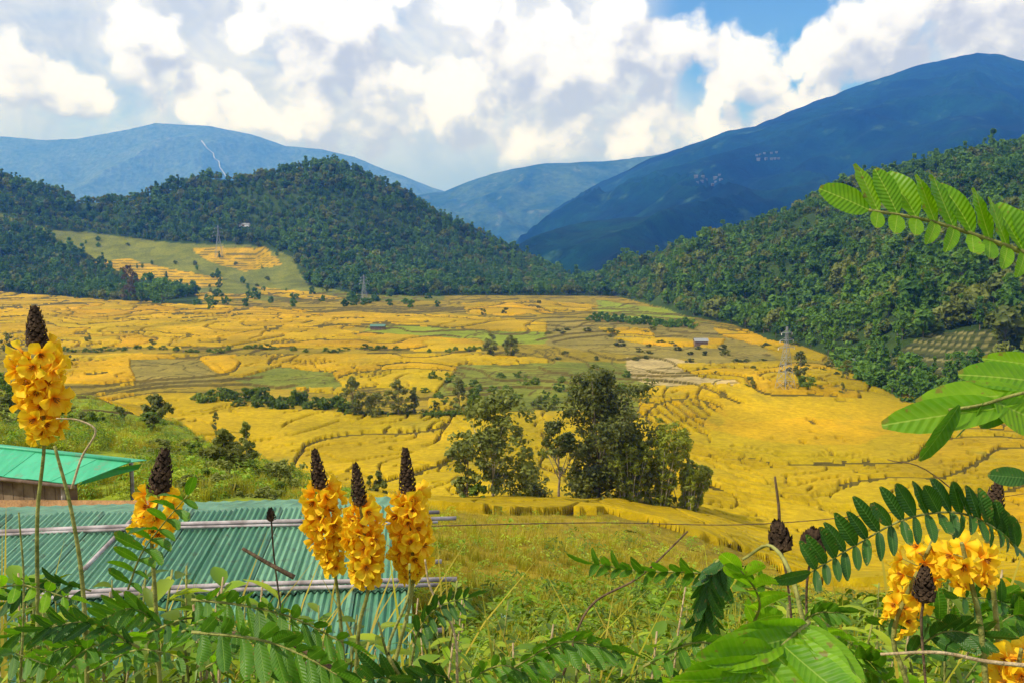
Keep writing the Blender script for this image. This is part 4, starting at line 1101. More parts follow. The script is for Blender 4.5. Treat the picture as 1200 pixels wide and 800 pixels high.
def ground_cover():
    rng = np.random.default_rng(12)
    protos = []
    def pr(me, label, px, row, cat='grass'):
        p = ground_at(px, row, 4); o = link(me.name, me, None, p); tag(o, label, cat); protos.append(o)
    pr(blade_clump('grass_tuft', 46, .55, .22, .018, M_grass, rng), 'green grass tuft on the slope right of the corrugated roof', 560, 700)
    pr(blade_clump('grass_tuft', 46, .45, .26, .014, M_dry, rng), 'yellowed dry grass tuft on the slope below the tall trees', 640, 690)
    pr(leafy_clump('leafy_weed', 60, .5, .55, .12, .06, M_weed, rng), 'low bushy weed with mid green leaves on the near slope', 600, 765, 'weed')
    pr(leafy_clump('leafy_weed', 50, .4, .5, .10, .055, M_weed_y, rng), 'low bushy weed with pale yellow green leaves on the near slope', 680, 760, 'weed')
    pr(leafy_clump('fern_bush', 90, .7, .9, .14, .05, M_bush_leaf, rng), 'dark bushy fern on the slope beside the house', 545, 745, 'fern')
    def put(name, label, n, a, idxp, smin, smax, px0, px1, d0, d1, cat='grass', power=1., test=None):
        x, D, px = picture_points(n, px0, px1, d0, d1, rng, power); z = height(x, D)
        k = np.ones(n, bool) if test is None else test(x, D, z, px)
        x, D, z = x[k], D[k], z[k]; m = len(x)
        r = np.zeros((m, 3)); r[:, 2] = rng.uniform(0, 6.28, m); r[:, 0] = rng.normal(0, .12, m)
        idx = rng.choice(len(idxp), m, p=idxp)
        sc = rng.uniform(smin, smax, m)*np.clip(D/25, .8, 1.5)
        o = scatter(name, np.stack([x, D, z-.03], -1), r, sc, idx, protos); tag(o, label, cat, kind='stuff')
    def roof_clear(x, D, z, px): return ~((px < 500) & (D > 6.8) & (D < 14.5) & (z > ZC-4.6+.1*D-.7)) & ~((px < 200) & (D > 20) & (D < 28))
    put('slope_grass', 'green and yellowing grass covering the near slope', 17000, 0, [.14,.58,.05,.20,.03], .45, 1.0, 330, 1350, 5, 85, power=.85, test=lambda x,D,z,px: (cover(x,D,z) != 1) & roof_clear(x,D,z,px) & (fbm(x/3, D/3, 2, 5) > -.22) & (rng.random(len(x)) < np.interp(D, [5,22,40,85], [1,.8,.25,.12])))
    put('slope_scrub', 'low leafy scrub on the green slope at left above the sheds', 12000, 0, [.26,.17,.16,.33,.08], .5, 1.2, -120, 470, 16, 175, power=.8, test=lambda x,D,z,px: roof_clear(x,D,z,px) & (cover(x,D,z) == 2) & (fbm(x/7, D/9, 2, 6) > .03))
    put('undergrowth', 'tangled weeds and leaves filling the bottom of the slope', 4200, 0, [.14,.18,.22,.42,.04], .5, 1.15, 440, 1350, 3.0, 13, power=.9, test=lambda x,D,z,px: (fbm(x*1.2, D*1.2, 2, 7) > -.12))
    # bushes on the left slope, one by one
    bushes = []
    for k, (lm, lf) in enumerate(((M_dark_leaf,.16),(M_bush_leaf,.16),(M_mid_leaf,.15))):
        c, t = tree_meshes('slope_bush', 1.0, 1.2, .02, 26, 40, lf*.55, 300+k, lm, M_bark, 'round', limbs=4, sides=5); bushes.append(merged('slope_bush', c, t))
    r = random.Random(4)
    for i in range(96):
        px = r.uniform(-10, 350); lo = np.interp(px, [0,100,200,300,400], [462,482,505,548,590]); row = r.uniform(lo, min(lo+80, 585))
        if row > 560 and px < 200: continue
        if row > 500 and px < 175: continue
        p = ground_at(px, row, 26, 230); s = p.y/1000*r.uniform(9, 30); o = link('slope_bush', bushes[i % 3], None, p-Vector((0,0,.1)), (0,0,r.random()*6), (s*1.2, s*1.2, s*r.uniform(.7, 1.1)))
        tag(o, ('dark green','bright green','olive green')[i % 3]+' bush among the scrub on the green slope at left', 'bush', ('dark','bright','olive')[i % 3]+' bushes on the left slope')
ground_cover()

# ------------------------------------------------------------------ foreground: candle bush flowers, compound leaves, weeds
def leaflet_mat(name, a, b, vein, tr=.4):
    m, q, o = mat(name); tc = q.new('ShaderNodeTexCoord').outputs['Object']; oi = q.new('ShaderNodeObjectInfo').outputs['Random']
    sp = q.new('ShaderNodeSeparateXYZ'); q.l.new(tc, sp.inputs[0]); ax = q.m('ABSOLUTE', sp.outputs[0])
    w = q.m('SINE', q.m('MULTIPLY', q.m('SUBTRACT', sp.outputs[1], q.m('MULTIPLY', ax, .7)), 75.))
    n = q.noise(tc, 3, 3, .6)
    f = q.m('ADD', q.ramp(n, .3, .7, 0, .5), q.m('MULTIPLY', oi, .55), clamp=True)
    c = q.mix(f, c4(a), c4(b)); c = q.mix(q.ramp(w, .6, 1, 0, .14), c, c4(vein)); c = q.mix(q.ramp(ax, .012, .004), c, c4(vein))
    edge = q.noise(tc, 7, 4, .65); em = q.m('ADD', edge, q.m('MULTIPLY', oi, .10)); c = q.mix(q.ramp(em, .66, .75, 0, .8), c, (.26,.18,.04,1)); tip = q.m('ADD', sp.outputs[1], q.m('MULTIPLY', q.m('SUBTRACT', edge, .5), .8)); c = q.mix(q.ramp(tip, .97, 1.05, 0, .7), c, (.30,.22,.05,1))
    p = q.new('ShaderNodeBsdfPrincipled'); q.l.new(c, p.inputs['Base Color']); p.inputs['Roughness'].default_value = .45; p.inputs['Specular IOR Level'].default_value = .35
    bm = q.new('ShaderNodeBump'); q.l.new(w, bm.inputs['Height']); bm.inputs['Strength'].default_value = .25; bm.inputs['Distance'].default_value = .002; q.l.new(bm.outputs[0], p.inputs['Normal'])
    t = q.new('ShaderNodeBsdfTranslucent'); q.l.new(q.mix(1.0, c, (1.3, 1.35, .4, 1), 'MULTIPLY'), t.inputs[0])
    x = q.new('ShaderNodeMixShader'); x.inputs[0].default_value = tr; q.l.new(p.outputs[0], x.inputs[1]); q.l.new(t.outputs[0], x.inputs[2]); q.l.new(x.outputs[0], o.inputs[0]); return m
M_lf_bright = leaflet_mat('bright_leaflet', (.10,.28,.008), (.26,.48,.012), (.36,.52,.07), .5)
M_lf_mid = leaflet_mat('green_leaflet', (.035,.12,.006), (.11,.27,.012), (.18,.32,.04), .4)
M_lf_dark = leaflet_mat('dark_leaflet', (.018,.075,.008), (.05,.15,.015), (.10,.20,.04), .3)
M_stem = bark_mat('green_stem', (.14,.15,.03), (.34,.33,.09), 40)
M_twig = bark_mat('dry_twig', (.06,.035,.02), (.20,.13,.07), 60)
M_pale_twig = bark_mat('pale_twig', (.35,.24,.11), (.60,.46,.26), 60)

def leaflet_mesh(name, m, W=.42, fold=.12, curl=.12, tip=.9, n=8, twist=0., bend=0., wav=.008):
    vs = []; fs = []
    for i in range(n+1):
        t = i/n; wd = W*(math.sin(math.pi*min(.995, (t**.85)*.97+.015)))**.55*(.82+.25*t if tip > .8 else 1.1-.5*t)
        z = -curl*t*t
        for k in (-1, -.55, 0, .55, 1): vs.append((k*wd/2+bend*t*t, t, z+abs(k)*wd*fold+k*wd*.5*math.sin(twist*t)+(wav*math.sin(t*18+k*2) if abs(k) == 1 else 0)))
    for i in range(n):
        for k in range(4): b = i*5+k; fs.append((b, b+1, b+6, b+5))
    me = bpy.data.meshes.new(name); me.from_pydata(vs, [], fs); me.materials.append(m); me.polygons.foreach_set('use_smooth', np.ones(len(fs), bool)); me.update(); return me
LM = {k: [leaflet_mesh('leaflet', m, .44, .10, .10), leaflet_mesh('leaflet', m, .40, .16, .22), leaflet_mesh('leaflet', m, .46, .06, .02), leaflet_mesh('leaflet', m, .42, .20, .30, twist=.7, bend=.06, wav=.02), leaflet_mesh('leaflet', m, .38, .12, -.08, twist=-.8, bend=-.08, wav=.025), leaflet_mesh('leaflet', m, .43, .30, .16, twist=.3, bend=.10, wav=.015)] for k, m in (('bright', M_lf_bright), ('mid', M_lf_mid), ('dark', M_lf_dark))}
def frame(p, d, n, L, wscale=1.):
    d = d.normalized(); n = (n-d*n.dot(d)); n = n.normalized() if n.length > 1e-5 else d.orthogonal().normalized(); s = d.cross(n)
    return Matrix(((s.x*L*wscale, d.x*L, n.x*L, p.x), (s.y*L*wscale, d.y*L, n.y*L, p.y), (s.z*L*wscale, d.z*L, n.z*L, p.z), (0,0,0,1)))
def smooth_line(P, k=6):
    P = [Vector(p) for p in P]
    if len(P) < 3: return [P[0].lerp(P[-1], i/k) for i in range(k+1)]
    Q = [P[0]*2-P[1]]+P+[P[-1]*2-P[-2]]; out = []
    for i in range(1, len(Q)-2):
        for j in range(k):
            t = j/k; a, b, c, d = Q[i-1], Q[i], Q[i+1], Q[i+2]
            out.append(.5*((2*b)+(c-a)*t+(2*a-5*b+4*c-d)*t*t+(3*b-a-3*c+d)*t**3))
    out.append(P[-1]); return out
def along(line, t):
    x = t*(len(line)-1); i = min(int(x), len(line)-2); f = x-i
    return line[i].lerp(line[i+1], f), (line[min(i+2, len(line)-1)]-line[max(i-1, 0)]).normalized()
rl = random.Random(11)
def compound_leaf(pts, n, L, sideA, sideB, kind, label, fwd=.45, ws=1., t0=.08, taper=.35, shortB=1., parent=None, rad=.0014, terminal=True, jit=.12):
    """pts: base to tip, each (px, row, D) or a Vector"""
    P = [at(*p) if not isinstance(p, Vector) else p for p in pts]; line = smooth_line(P)
    org = line[0].copy()
    e = empty('compound_leaf', org) if parent is None else parent
    off = e.location if parent is None else parent.location
    if parent is None: tag(e, label, 'leaf')
    mb = MB(); mb.tube([p-off for p in line], [rad*(1.3-.8*i/len(line)) for i in range(len(line))], 6)
    st = link('leaf_stalk', mb.mesh('leaf_stalk', M_stem, True), e)
    for i in range(n):
        t = t0+(1-t0)*(i+.5)/n; p, T = along(line, t)
        for q_, (S, sh) in enumerate(((sideA, 1.), (sideB, shortB))):
            if S is None: continue
            S = Vector(S); d = (S.normalized()*(1-fwd*.3)+T*fwd+Vector((rl.gauss(0, jit), rl.gauss(0, jit), rl.gauss(0, jit)))*.6).normalized()
            nrm = T.cross(d) if q_ else d.cross(T); nrm = nrm+Vector((rl.gauss(0, jit), rl.gauss(0, jit), rl.gauss(0, jit)))
            l = L*sh*(1-taper*abs(t-.45)*1.3)*rl.uniform(.92, 1.06)
            o = link('leaflet', rl.choice(LM[kind]), e); o.matrix_local = Matrix.Translation(-off) @ frame(p, d, nrm, l, ws)
    if terminal:
        p, T = along(line, 1.); S = Vector(sideA).normalized()
        o = link('leaflet', LM[kind][0], e); o.matrix_local = Matrix.Translation(-off) @ frame(p, (T+S*.3), T.cross(S)*-1, L*.9, ws)
    return e
def loose_leaflet(e, a, b, wpx, D, kind, nrm=(0,-1,.3), D2=None):
    A = at(a[0], a[1], D); B = at(b[0], b[1], D2 or D); d = B-A; L = d.length
    o = link('leaflet', LM[kind][0], e); o.matrix_local = Matrix.Translation(-e.location) @ frame(A, d, Vector(nrm), L, wpx*D/1000/(L*.42))

# the sunlit leaf reaching in at the upper right
compound_leaf([(1270,322,.64),(1210,300,.63),(1150,278,.62),(1085,258,.61),(1018,246,.60)], 12, .043, (-.15,.1,1), (-.1,-.85,-.75), 'bright',
              'bright sunlit compound leaf reaching in from the right edge over the blue mountain', .34, 1.2, .0, .25, .62, rad=.0018, jit=.05)
e = empty('compound_leaf', at(1230, 455, .7)); tag(e, 'bright green compound leaf at the right edge above the golden field, one leaflet hanging', 'leaf')
mb = MB(); mb.tube([q_-e.location for q_ in smooth_line([at(1240,452,.7), at(1190,462,.7), at(1150,474,.7), at(1112,480,.7)])], .0014, 6); link('leaf_stalk', mb.mesh('leaf_stalk', M_stem, True), e)
for a, b, w, D, k, nr in (((1180,476),(1038,494),44,.70,'bright',(.1,-.9,.5)),((1205,462),(1078,466),44,.71,'bright',(0,-.8,.7)),((1225,448),(1128,434),40,.72,'bright',(0,-.8,.6)),
                 ((1240,432),(1156,418),26,.73,'bright',(0,-.9,.3)),((1124,474),(1082,542),26,.69,'mid',(.4,-1,.2)),((1152,470),(1124,516),9,.70,'mid',(1,-.4,.2)),
                 ((1165,470),(1235,500),52,.70,'bright',(.1,-1,.3)),((1205,560),(1160,556),24,.68,'dark',(0,-1,.3)),((1190,474),(1150,500),20,.71,'mid',(.2,-1,.4))):
    loose_leaflet(e, a, b, w, D, k, nr)
compound_leaf([(1200,650,.95),(1165,618,.94),(1120,600,.93),(1060,608,.91),(1000,640,.90),(950,670,.89)], 21, .052, (-.05,-.2,1), (.35,-.75,-.55), 'dark',
              'arching dark green compound leaf over the right hand orange flowers', .5, .85, .03, .4, .7, jit=.09)
compound_leaf([(905,690,1.1),(860,676,1.1),(800,670,1.1),(745,668,1.1),(695,660,1.1)], 15, .044, (0,-.6,.5), (0,-.9,-.1), 'mid',
              'thin level compound leaf pointing left over the grassy slope', .5, .8, .03, .4, .9)
compound_leaf([(852,652,1.0),(838,660,1.0),(828,690,1.0),(826,722,1.0)], 9, .045, (-.6,-.5,-.5), (.6,-.4,-.6), 'dark',
              'dark drooping compound leaf left of the big bright leaf', .5, .8, .03, .3, 1.)
compound_leaf([(948,728,.80),(925,748,.78),(895,772,.76),(850,812,.74)], 8, .085, (-1,-.5,.25), (.9,-.4,-.2), 'bright',
              'large bright green leaf with a pale midrib at the bottom right of centre', .5, .95, .0, .3, 1., rad=.002, jit=.07)
compound_leaf([(880,735,.95),(890,712,.93),(885,690,.9),(868,668,.88)], 5, .050, (-.9,-.4,.5), (.9,-.4,.3), 'bright',
              'bright leaf standing up right behind the large bright leaf', .6, .95, .0, .3, 1.)
compound_leaf([(225,702,.95),(280,708,.93),(340,722,.90),(402,752,.88)], 14, .046, (.1,-.5,.6), (-.1,-.6,-.7), 'mid',
              'long green compound leaf lying over the lower edge of the corrugated roof', .5, .75, .0, .5, 1.1)
compound_leaf([(225,740,.85),(300,748,.83),(350,765,.82),(395,790,.80)], 10, .05, (.1,-.4,.7), (-.1,-.6,-.7), 'mid',
              'second green compound leaf below the long leaf on the corrugated roof', .5, .8, .0, .4, 1.1)
compound_leaf([(150,690,1.3),(165,650,1.28),(190,615,1.25),(220,580,1.22)], 9, .058, (-.8,-.5,.3), (.8,-.4,-.5), 'mid',
              'green compound leaf standing in front of the orange flower on the roof', .45, .7, .0, .4, .9)
compound_leaf([(478,800,1.3),(490,740,1.3),(515,710,1.3),(548,700,1.3)], 9, .04, (-.2,-.5,.8), (.1,-.6,-.8), 'dark',
              'dark green compound leaf below the tallest middle flower spike', .45, .7, .2, .4, 1.)

# flowers
def petal_mat():
    m, q, o = mat('yellow_petal'); at_ = q.new('ShaderNodeAttribute', attribute_name='Col').outputs[0]; oi = q.new('ShaderNodeObjectInfo').outputs['Random']
    c = q.mix(q.m('MULTIPLY', oi, .5), at_, q.mix(1.0, at_, (1., .70, .5, 1), 'MULTIPLY'))
    p = q.new('ShaderNodeBsdfPrincipled'); q.l.new(c, p.inputs['Base Color']); p.inputs['Roughness'].default_value = .6; p.inputs['Specular IOR Level'].default_value = .2
    t = q.new('ShaderNodeBsdfTranslucent'); q.l.new(c, t.inputs[0]); x = q.new('ShaderNodeMixShader'); x.inputs[0].default_value = .35
    q.l.new(p.outputs[0], x.inputs[1]); q.l.new(t.outputs[0], x.inputs[2]); q.l.new(x.outputs[0], o.inputs[0]); return m
M_petal = petal_mat(); M_bud = bark_mat('brown_bud', (.02,.012,.008), (.11,.065,.035), 60); M_anther = plain('brown_anther', (.34,.13,.012), .6)
def petal_mesh(name, cup, wd, seed):
    rng = np.random.default_rng(seed); vs = []; cols = []; fs = []; n, k = 7, 7
    for i in range(n):
        t = i/(n-1)
        w = wd*(.16+.84*math.sin(math.pi*min(1, t*.62+.0))**1.1)*(1 if t < .8 else math.sqrt(max(.15, 1-((t-.8)/.2)**2*.75)))
        for j in range(k):
            u = (j/(k-1)-.5)*2
            z = cup*(t*.9-.75*t*t*t*.6)+.34*abs(u)**2*w+.03*math.sin(u*7+seed)*t+.02*math.sin(t*11+u*3)
            vs.append((u*w*.5, .05+t*.95-.06*abs(u)**2, z)); g = min(1, t*1.9); v = 1-.10*abs(math.sin(u*9))*(1-t)
            cols.append((.96*v, (.36+.34*g)*v, .006+.014*g))
    for i in range(n-1):
        for j in range(k-1): b = i*k+j; fs.append((b, b+1, b+k+1, b+k))
    return np_mesh(name, vs, fs, [M_petal], True, np.array(cols))
PET = [petal_mesh('petal', c, w, s) for c, w, s in ((.75,.78,1),(.55,.86,2),(.95,.74,3))]
def flower_variants():
    """whole flowers: five cupped petals of unequal tilt, and a tuft of anthers"""
    out = []
    for v in range(4):
        rng = random.Random(50+v); V = []; C = []; F = []; 
        for k in range(5):
            me = PET[(k+v) % 3]; nv = len(me.vertices); b = len(V)
            M = Matrix.Rotation(2*math.pi*k/5+rng.uniform(-.15, .15), 4, 'Z') @ Matrix.Rotation(rng.uniform(-.35, .65), 4, 'X') @ Matrix.Scale(rng.uniform(.85, 1.1), 4)
            V += [tuple(M @ q_.co) for q_ in me.vertices]; C += [tuple(d.color)[:3] for d in me.color_attributes['Col'].data]; F += [tuple(i+b for i in p.vertices) for p in me.polygons]
        out.append(np_mesh('corolla', V, F, [M_petal], True, np.array(C)))
    mb = MB()
    for k in range(6):
        a = k*1.05; mb.tube([(0,0,.0), (.10*math.cos(a), .10*math.sin(a), .25), (.16*math.cos(a), .16*math.sin(a), .46)], [.02,.03,.045], 5)
    return out, mb.mesh('anthers', M_anther)
COROLLA, ANTH = flower_variants()
def bud_cone(name, L, r0, seed):
    rng = random.Random(seed); mb = MB(); n = int(62+L*400)
    mb.tube([(0,0,0),(0,0,L*.9)], [r0*.55, r0*.1], 8)
    for i in range(n):
        t = i/n; a = i*2.39996; r = r0*(1-t**2.2)*.95*(.75+.25*min(1, t*8)); z = L*t
        ll = r0*(.95-.35*t); w = r0*.62*(1-.3*t)
        o_ = Vector((math.cos(a), math.sin(a), 0)); s = Vector((-o_.y, o_.x, 0)); up = Vector((0,0,1)); dirv = (up*.8+o_*.45+Vector((rng.gauss(0,.12), rng.gauss(0,.12), 0))).normalized(); nn = (o_*.85-up*.4)
        p = o_*r*.6+up*z
        mb.add([p-s*w*.35, p+s*w*.35, p+dirv*ll*.5+s*w*.6+nn*w*.35, p+dirv*ll*.5-s*w*.6+nn*w*.35, p+dirv*ll*1.05+nn*w*.1, p+dirv*ll*.5+nn*w*.75], [(0,1,5),(1,2,5),(2,4,5),(4,3,5),(3,0,5)])
    return mb.mesh(name, M_bud)
def flower_spike(path, budL, label, n, fr, axis_r, D, fsz=15, seed=1, bud=True, ragged=.55, gap=0.):
    """path: picture points top of flowers -> bottom of flowers -> down the stem; budL px"""
    rng = random.Random(seed); P = [at(px, row, D+(dd if len(x_) else 0)) for (px, row, *x_) in path for dd in [x_[0] if x_ else 0]]
    top, bot = P[0], P[1]; s = D/1000
    e = empty('flowering_stem', P[-1]); tag(e, label, 'flower'); off = e.location
    line = smooth_line([top+(top-bot).normalized()*budL*s*.4]+P, 5)
    mb = MB(); mb.tube([q_-off for q_ in line], [.0022+.0022*i/len(line) for i in range(len(line))], 7); link('stem', mb.mesh('stem', M_stem, True), e)
    ax = (top-bot); L = ax.length; ax.normalize(); sx = ax.orthogonal().normalized(); sy = ax.cross(sx)
    n = int(n*1.1)
    for i in range(n):
        t = (i+rng.random()*.6)/n; a = i*2.39996+rng.uniform(-.3, .3)
        o_ = sx*math.cos(a)+sy*math.sin(a); size = fsz*s*(.82+.35*math.sin(math.pi*min(1, .25+t*.6)))*rng.uniform(.85, 1.12)*(1-.35*max(0, t-.75)*4*.5)
        rad = axis_r*s*(.65+.5*math.sin(math.pi*min(1, .2+t*.75)))*rng.uniform(1-ragged, 1+ragged)*(1-.45*max(0, t-.7)/.3)
        p = top.lerp(bot, t)+o_*rad
        d = (o_+ax*rng.uniform(-.55, .15)+Vector((rng.gauss(0,.2), rng.gauss(0,.2), rng.gauss(0,.2)))).normalized()
        f = link('flower', COROLLA[rng.randrange(4)], e); M = frame(p, d.orthogonal(), d, size*1.12); M = M @ Matrix.Rotation(rng.random()*6.28, 4, 'Z'); f.matrix_local = Matrix.Translation(-off) @ M
        g = link('anthers', ANTH, f)
        if i % 3 == 0:
            mb = MB(); mb.tube([top.lerp(bot, t)-p, Vector((0,0,0))], .0008, 4); k = link('flower_stalk', mb.mesh('flower_stalk', M_stem), e, p-off)
    if bud:
        base = top-ax*.0; b = link('bud_cone', bud_cone('bud_cone', budL*s, fr*s, seed), e)
        b.matrix_local = Matrix.Translation(-off) @ frame(base, ax.orthogonal(), ax, 1.)
    return e
FS = flower_spike
FS([(44,408),(52,512),(44,600),(44,700),(46,860)], 46, 'tall yellow flower spike with a brown bud top, leftmost and rising above the bright roof', 40, 11, 13, 1.55, 13.5, 1, ragged=.7)
FS([(186,578),(178,632),(182,700),(190,860)], 52, 'short orange yellow flower spike over the corrugated roof behind a green leaf', 18, 12, 12, 1.5, 12, 2)
FS([(376,572),(392,668),(400,740),(408,860)], 46, 'left one of three close yellow flower spikes in front of the corrugated roof', 36, 8.5, 9.5, 1.6, 12, 3, ragged=.75)
FS([(422,592),(432,682),(420,740),(415,860)], 50, 'middle and lowest of three close yellow flower spikes before the corrugated roof', 36, 8.5, 9.5, 1.5, 12, 4, ragged=.75)
FS([(478,578),(484,678),(472,740),(440,860)], 54, 'right and tallest of three close yellow flower spikes before the corrugated roof', 38, 9, 10, 1.55, 12.4, 5, ragged=.75)
FS([(1128,640),(1140,690),(1150,740),(1160,860)], 10, 'cluster of yellow flowers right of the dark bud under the arching leaf', 11, 8, 13, 1.1, 15, 6, bud=False)
FS([(1090,640),(1048,735),(1060,790),(1080,860)], 60, 'loose orange flower cluster with a black bud under the arching leaf', 22, 13, 13, 1.15, 13, 7, bud=False, ragged=.8)
FS([(1160,606),(1156,622),(1165,700),(1180,860)], 42, 'dark bud spike with few orange petals at the right edge', 5, 11, 8, 1.2, 9, 8)
FS([(1196,765),(1186,830),(1190,860),(1192,900)], 10, 'yellow flower cluster cut by the bottom right corner', 16, 8, 18, 1.1, 17, 9, bud=False)
def bud_only(path, L, r, D, label, seed):
    P = [at(px, row, D) for px, row in path]; e = empty('bud_stem', P[-1]); tag(e, label, 'bud'); mb = MB()
    mb.tube([q_-e.location for q_ in smooth_line(P)], .0018, 6); link('stem', mb.mesh('stem', M_twig, True), e)
    ax = (P[0]-P[1]).normalized(); b = link('bud_cone', bud_cone('bud_cone', L*D/1000, r*D/1000, seed), e); b.matrix_local = Matrix.Translation(-e.location) @ frame(P[0], ax.orthogonal(), ax, 1.)
bud_only([(1082,704),(1080,740),(1090,860)], 40, 12, 1.1, 'black bud standing inside the loose orange flowers at right', 21)
bud_only([(916,645),(925,700),(940,860)], 34, 13, 1.2, 'dark bud left of the pair under the thin vertical twig', 22)
bud_only([(952,646),(945,700),(950,860)], 24, 15, 1.2, 'rounder dark bud right of the pair under the thin vertical twig', 23)
bud_only([(318,610),(322,660),(335,760),(340,860)], 15, 5, 1.7, 'small brown bud among pale leaves over the middle of the corrugated roof', 24)

# stems, twigs and vines
def twig(pts, r, m, label, name='twig', cat='twig', k=6):
    P = smooth_line([at(*p) for p in pts], k); org = P[0].copy(); mb = MB(); mb.tube([q_-org for q_ in P], [r*(1.15-.5*i/len(P)) for i in range(len(P))], 6)
    o = link(name, mb.mesh(name, m, True), None, org); tag(o, label, cat); return o
twig([(345,676,1.3),(315,660,1.3),(284,642,1.3)], .0035, M_twig, 'short black stick slanting over the corrugated roof')
twig([(388,782,1.0),(345,755,1.0),(305,738,1.0),(270,742,1.0)], .003, M_twig, 'black curved twig in front of the green leaves at bottom left')
twig([(660,790,1.5),(690,712,1.5),(750,675,1.5),(806,622,1.5)], .0022, M_twig, 'long dark branch slanting up over the grassy slope at centre')
twig([(1235,782,.9),(1160,775,.9),(1100,764,.9),(1032,766,.9)], .0022, M_pale_twig, 'pale brown twig lying across the leaves at bottom right')
twig([(1240,688,1.3),(1100,560,1.3),(1040,538,1.3)], .0012, M_twig, 'thin brown tendril crossing the golden field at right')
twig([(912,640,1.25),(913,600,1.25),(908,558,1.25)], .0025, M_twig, 'thin upright dark twig above the pair of dark buds')
twig([(500,616,1.8),(700,612,1.8),(880,614,1.8),(1060,598,1.8),(1240,572,1.8)], .0011, M_twig, 'thin brown vine strung level across the slope', 'vine', 'vine')
twig([(536,800,1.3),(532,740,1.3),(505,690,1.3),(498,655,1.3)], .0022, M_pale_twig, 'pale curved stalk right of the tallest middle flower spike', 'stalk', 'stalk')
twig([(470,800,1.25),(440,820,1.25)][::-1]+[(455,760,1.25),(478,700,1.25),(480,660,1.25)], .003, M_stem, 'green stalk bending up behind the middle flower spikes', 'stalk', 'stalk')
twig([(104,860,1.4),(98,700,1.4),(84,600,1.4),(64,522,1.4)], .0036, M_stem, 'thick yellow green stalk in front of both green roofs', 'stalk', 'stalk')
twig([(84,572,1.4),(96,535,1.4),(112,505,1.4),(92,492,1.4),(66,490,1.4)], .0018, M_pale_twig, 'pale arched tendril above the bright roof', 'tendril', 'tendril')
twig([(20,860,1.3),(28,700,1.3),(22,600,1.3)], .0018, M_stem, 'thin reddish stalk at the far left edge of the roof', 'stalk', 'stalk')
twig([(960,860,1.0),(935,700,1.0),(905,640,1.1),(870,655,1.1)], .003, M_stem, 'green stalk carrying the leaves right of centre', 'stalk', 'stalk')

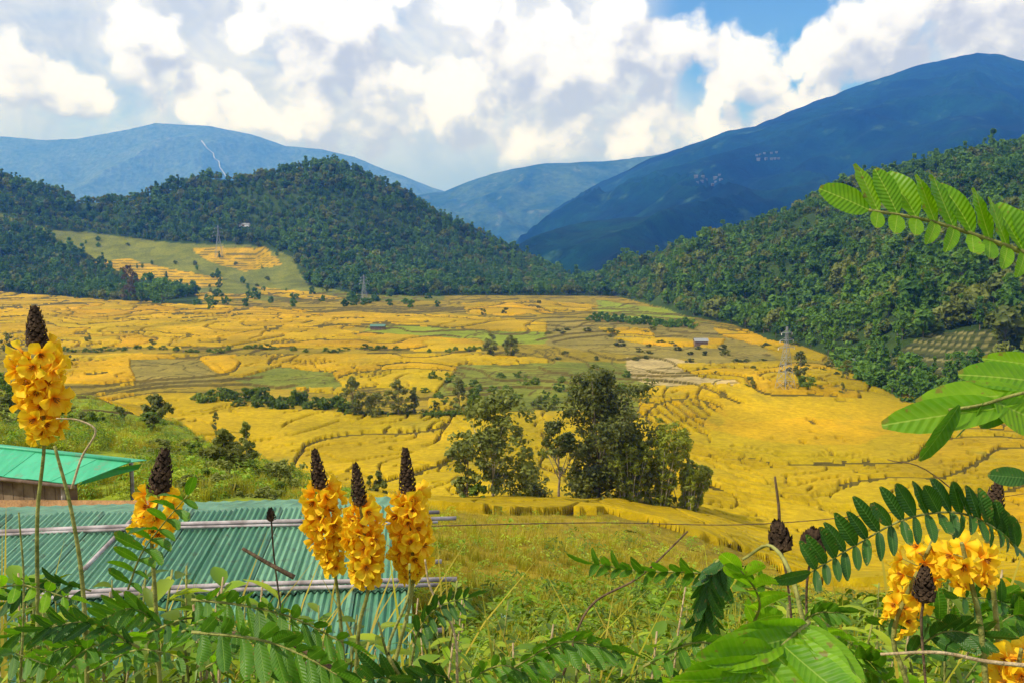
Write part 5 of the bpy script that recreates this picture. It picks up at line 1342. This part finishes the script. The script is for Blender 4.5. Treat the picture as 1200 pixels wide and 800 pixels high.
# tall weeds just below the viewpoint
M_leaf_var = [M_weed, M_weed_y, M_lf_mid, M_lf_dark]
def weeds():
    rng = np.random.default_rng(31); r = random.Random(31)
    leafm = []
    for m in (M_weed, M_weed_y, M_bush_leaf):
        for (L, W, c) in ((.050,.024,.3),(.068,.018,.45),(.036,.026,.2)):
            v, f = ovate(L, W, c, 4); mb = MB(); mb.add(v, f); leafm.append(mb.mesh('weed_leaf', m, True))
    protos = []
    for k in range(9):
        h = 1.0; e = empty('tall_weed', (0,0,0)); mb = MB(); ph = r.random()*6
        sp = lambda t: Vector((.07*math.sin(ph+t*2.5), .07*math.cos(ph*1.3+t*2.1), h*t))-Vector((.07*math.sin(ph), .07*math.cos(ph*1.3), 0))
        mb.tube([sp(t) for t in np.linspace(0, 1, 8)], [.006-.004*i/7 for i in range(8)], 5); st = link('stem', mb.mesh('stem', M_stem if k % 3 else M_pale_twig, True), e)
        for i in range(30):
            t = .50+.50*i/30; a = i*2.4+r.random(); s = r.uniform(.7, 1.5)
            o = link('leaf', leafm[(k % 3)*3+(k//3) % 3], e, sp(t), (r.uniform(-.3, .75), r.uniform(-.3, .3), a), (s, s, s))
        protos.append(e)
    n = 0
    def top(px): return np.interp(px, [0,60,120,230,300,400,470,520,560,700,800,860,960,1040,1100,1200], [672,668,684,690,728,735,725,700,712,735,728,742,700,735,700,690])
    kinds = ['green leafy weed','pale yellow green weed','dark leafy weed']
    for i in range(290):
        px = -20+1240*((i*.618034) % 1); D = r.uniform(1.6, 3.0); row = top(px)+r.uniform(-4, 70)+(r.random() < .1)*-25
        p = at(px, row, D); g = hz(p.x, p.y); h = p.z-g
        if h < .2: continue
        w = protos[i % 9]; c = copy_tree(w) if i >= 9 else w
        c.location = (p.x, p.y, g-.02); c.rotation_euler = (r.uniform(-.08, .08), r.uniform(-.1, .1), r.random()*6.28); s = h; c.scale = (min(s*1.1, 1.25),)*2+(s,)
        where = 'over the left part of the roof' if px < 230 else 'over the lower roof' if px < 480 else 'below the grassy slope at centre' if px < 820 else 'in the bottom right tangle'
        tag(c, kinds[i % 3]+' standing '+where, 'weed', kinds[i % 3]+'s '+where)
    # fine grasses and seed stalks between them
    gm = [blade_clump('tall_grass', 26, 1.0, .16, .012, mm, rng, .7) for mm in (M_grass, M_dry, M_weed)]
    for i in range(54):
        px = -20+1240*((i*.754878) % 1); D = r.uniform(1.5, 3.2); p = at(px, top(px)+r.uniform(-14, 60), D); g = hz(p.x, p.y); h = p.z-g
        if h < .2: continue
        o = link('tall_grass', gm[i % 3], None, (p.x, p.y, g-.02), (0,0,r.random()*6), (h*.8, h*.8, h*1.15)); w_ = 'left' if px < 480 else 'centre' if px < 820 else 'right'
        tag(o, ('green','dry yellow','dark green')[i % 3]+' tuft of tall grass in the foreground at '+w_, 'grass', ('green','dry','dark')[i % 3]+' tall grass at '+w_)
    # leaves of the bushes below the viewpoint
    kk = 0
    for i in range(50):
        px = 1240*((i*.618034+.31) % 1)-20
        if i % 2: px = r.choice([r.uniform(780, 1220), r.uniform(780, 1220), r.uniform(-20, 300)])
        row = top(px)+r.uniform(18, 105); D = r.uniform(.9, 1.7); L = r.uniform(70, 130); a = r.uniform(-.5, .9)
        dx = L*math.cos(a)*(1 if r.random() < .5 else -1); dr = -L*math.sin(a)*.6
        kind = r.choice(['mid','mid','mid','dark','dark','bright'])
        nm = {'mid':'mid green','dark':'dark green','bright':'bright green'}[kind]
        where = 'at bottom left' if px < 480 else 'at bottom centre' if px < 820 else 'at bottom right'
        e = compound_leaf([(px-dx*.5,row-dr*.5+16,D),(px,row-6,D-.03),(px+dx*.5,row+dr*.5+8,D-.06)], 7, .04*D*r.uniform(.8,1.15), (r.uniform(-.3,.3),r.uniform(-.9,-.3),.7), (r.uniform(-.3,.3),-.7,r.uniform(-.7,-.2)), kind, '', .5, .8, .0, .4, 1.)
        tag(e, nm+' compound leaf in the bush '+where, 'leaf', nm+' compound leaves '+where)
weeds()

# ------------------------------------------------------------------ haze
def haze():
    mb = MB(); mb.box((-15000,-400,-40),(15000,12500,2000))
    m = bpy.data.materials.new('haze'); m.use_nodes = True; m.node_tree.nodes.clear(); q = NT(m.node_tree)
    o = q.new('ShaderNodeOutputMaterial'); v = q.new('ShaderNodeVolumePrincipled')
    v.inputs['Color'].default_value = (.06, .27, 1.0, 1); v.inputs['Absorption Color'].default_value = (1, 1, 1, 1); v.inputs['Density'].default_value = 1.3e-4; v.inputs['Anisotropy'].default_value = 0.0
    q.l.new(v.outputs[0], o.inputs['Volume'])
    ob = link('haze', mb.mesh('haze', m)); tag(ob, 'thin blue haze filling the valley air', kind='stuff')
haze()
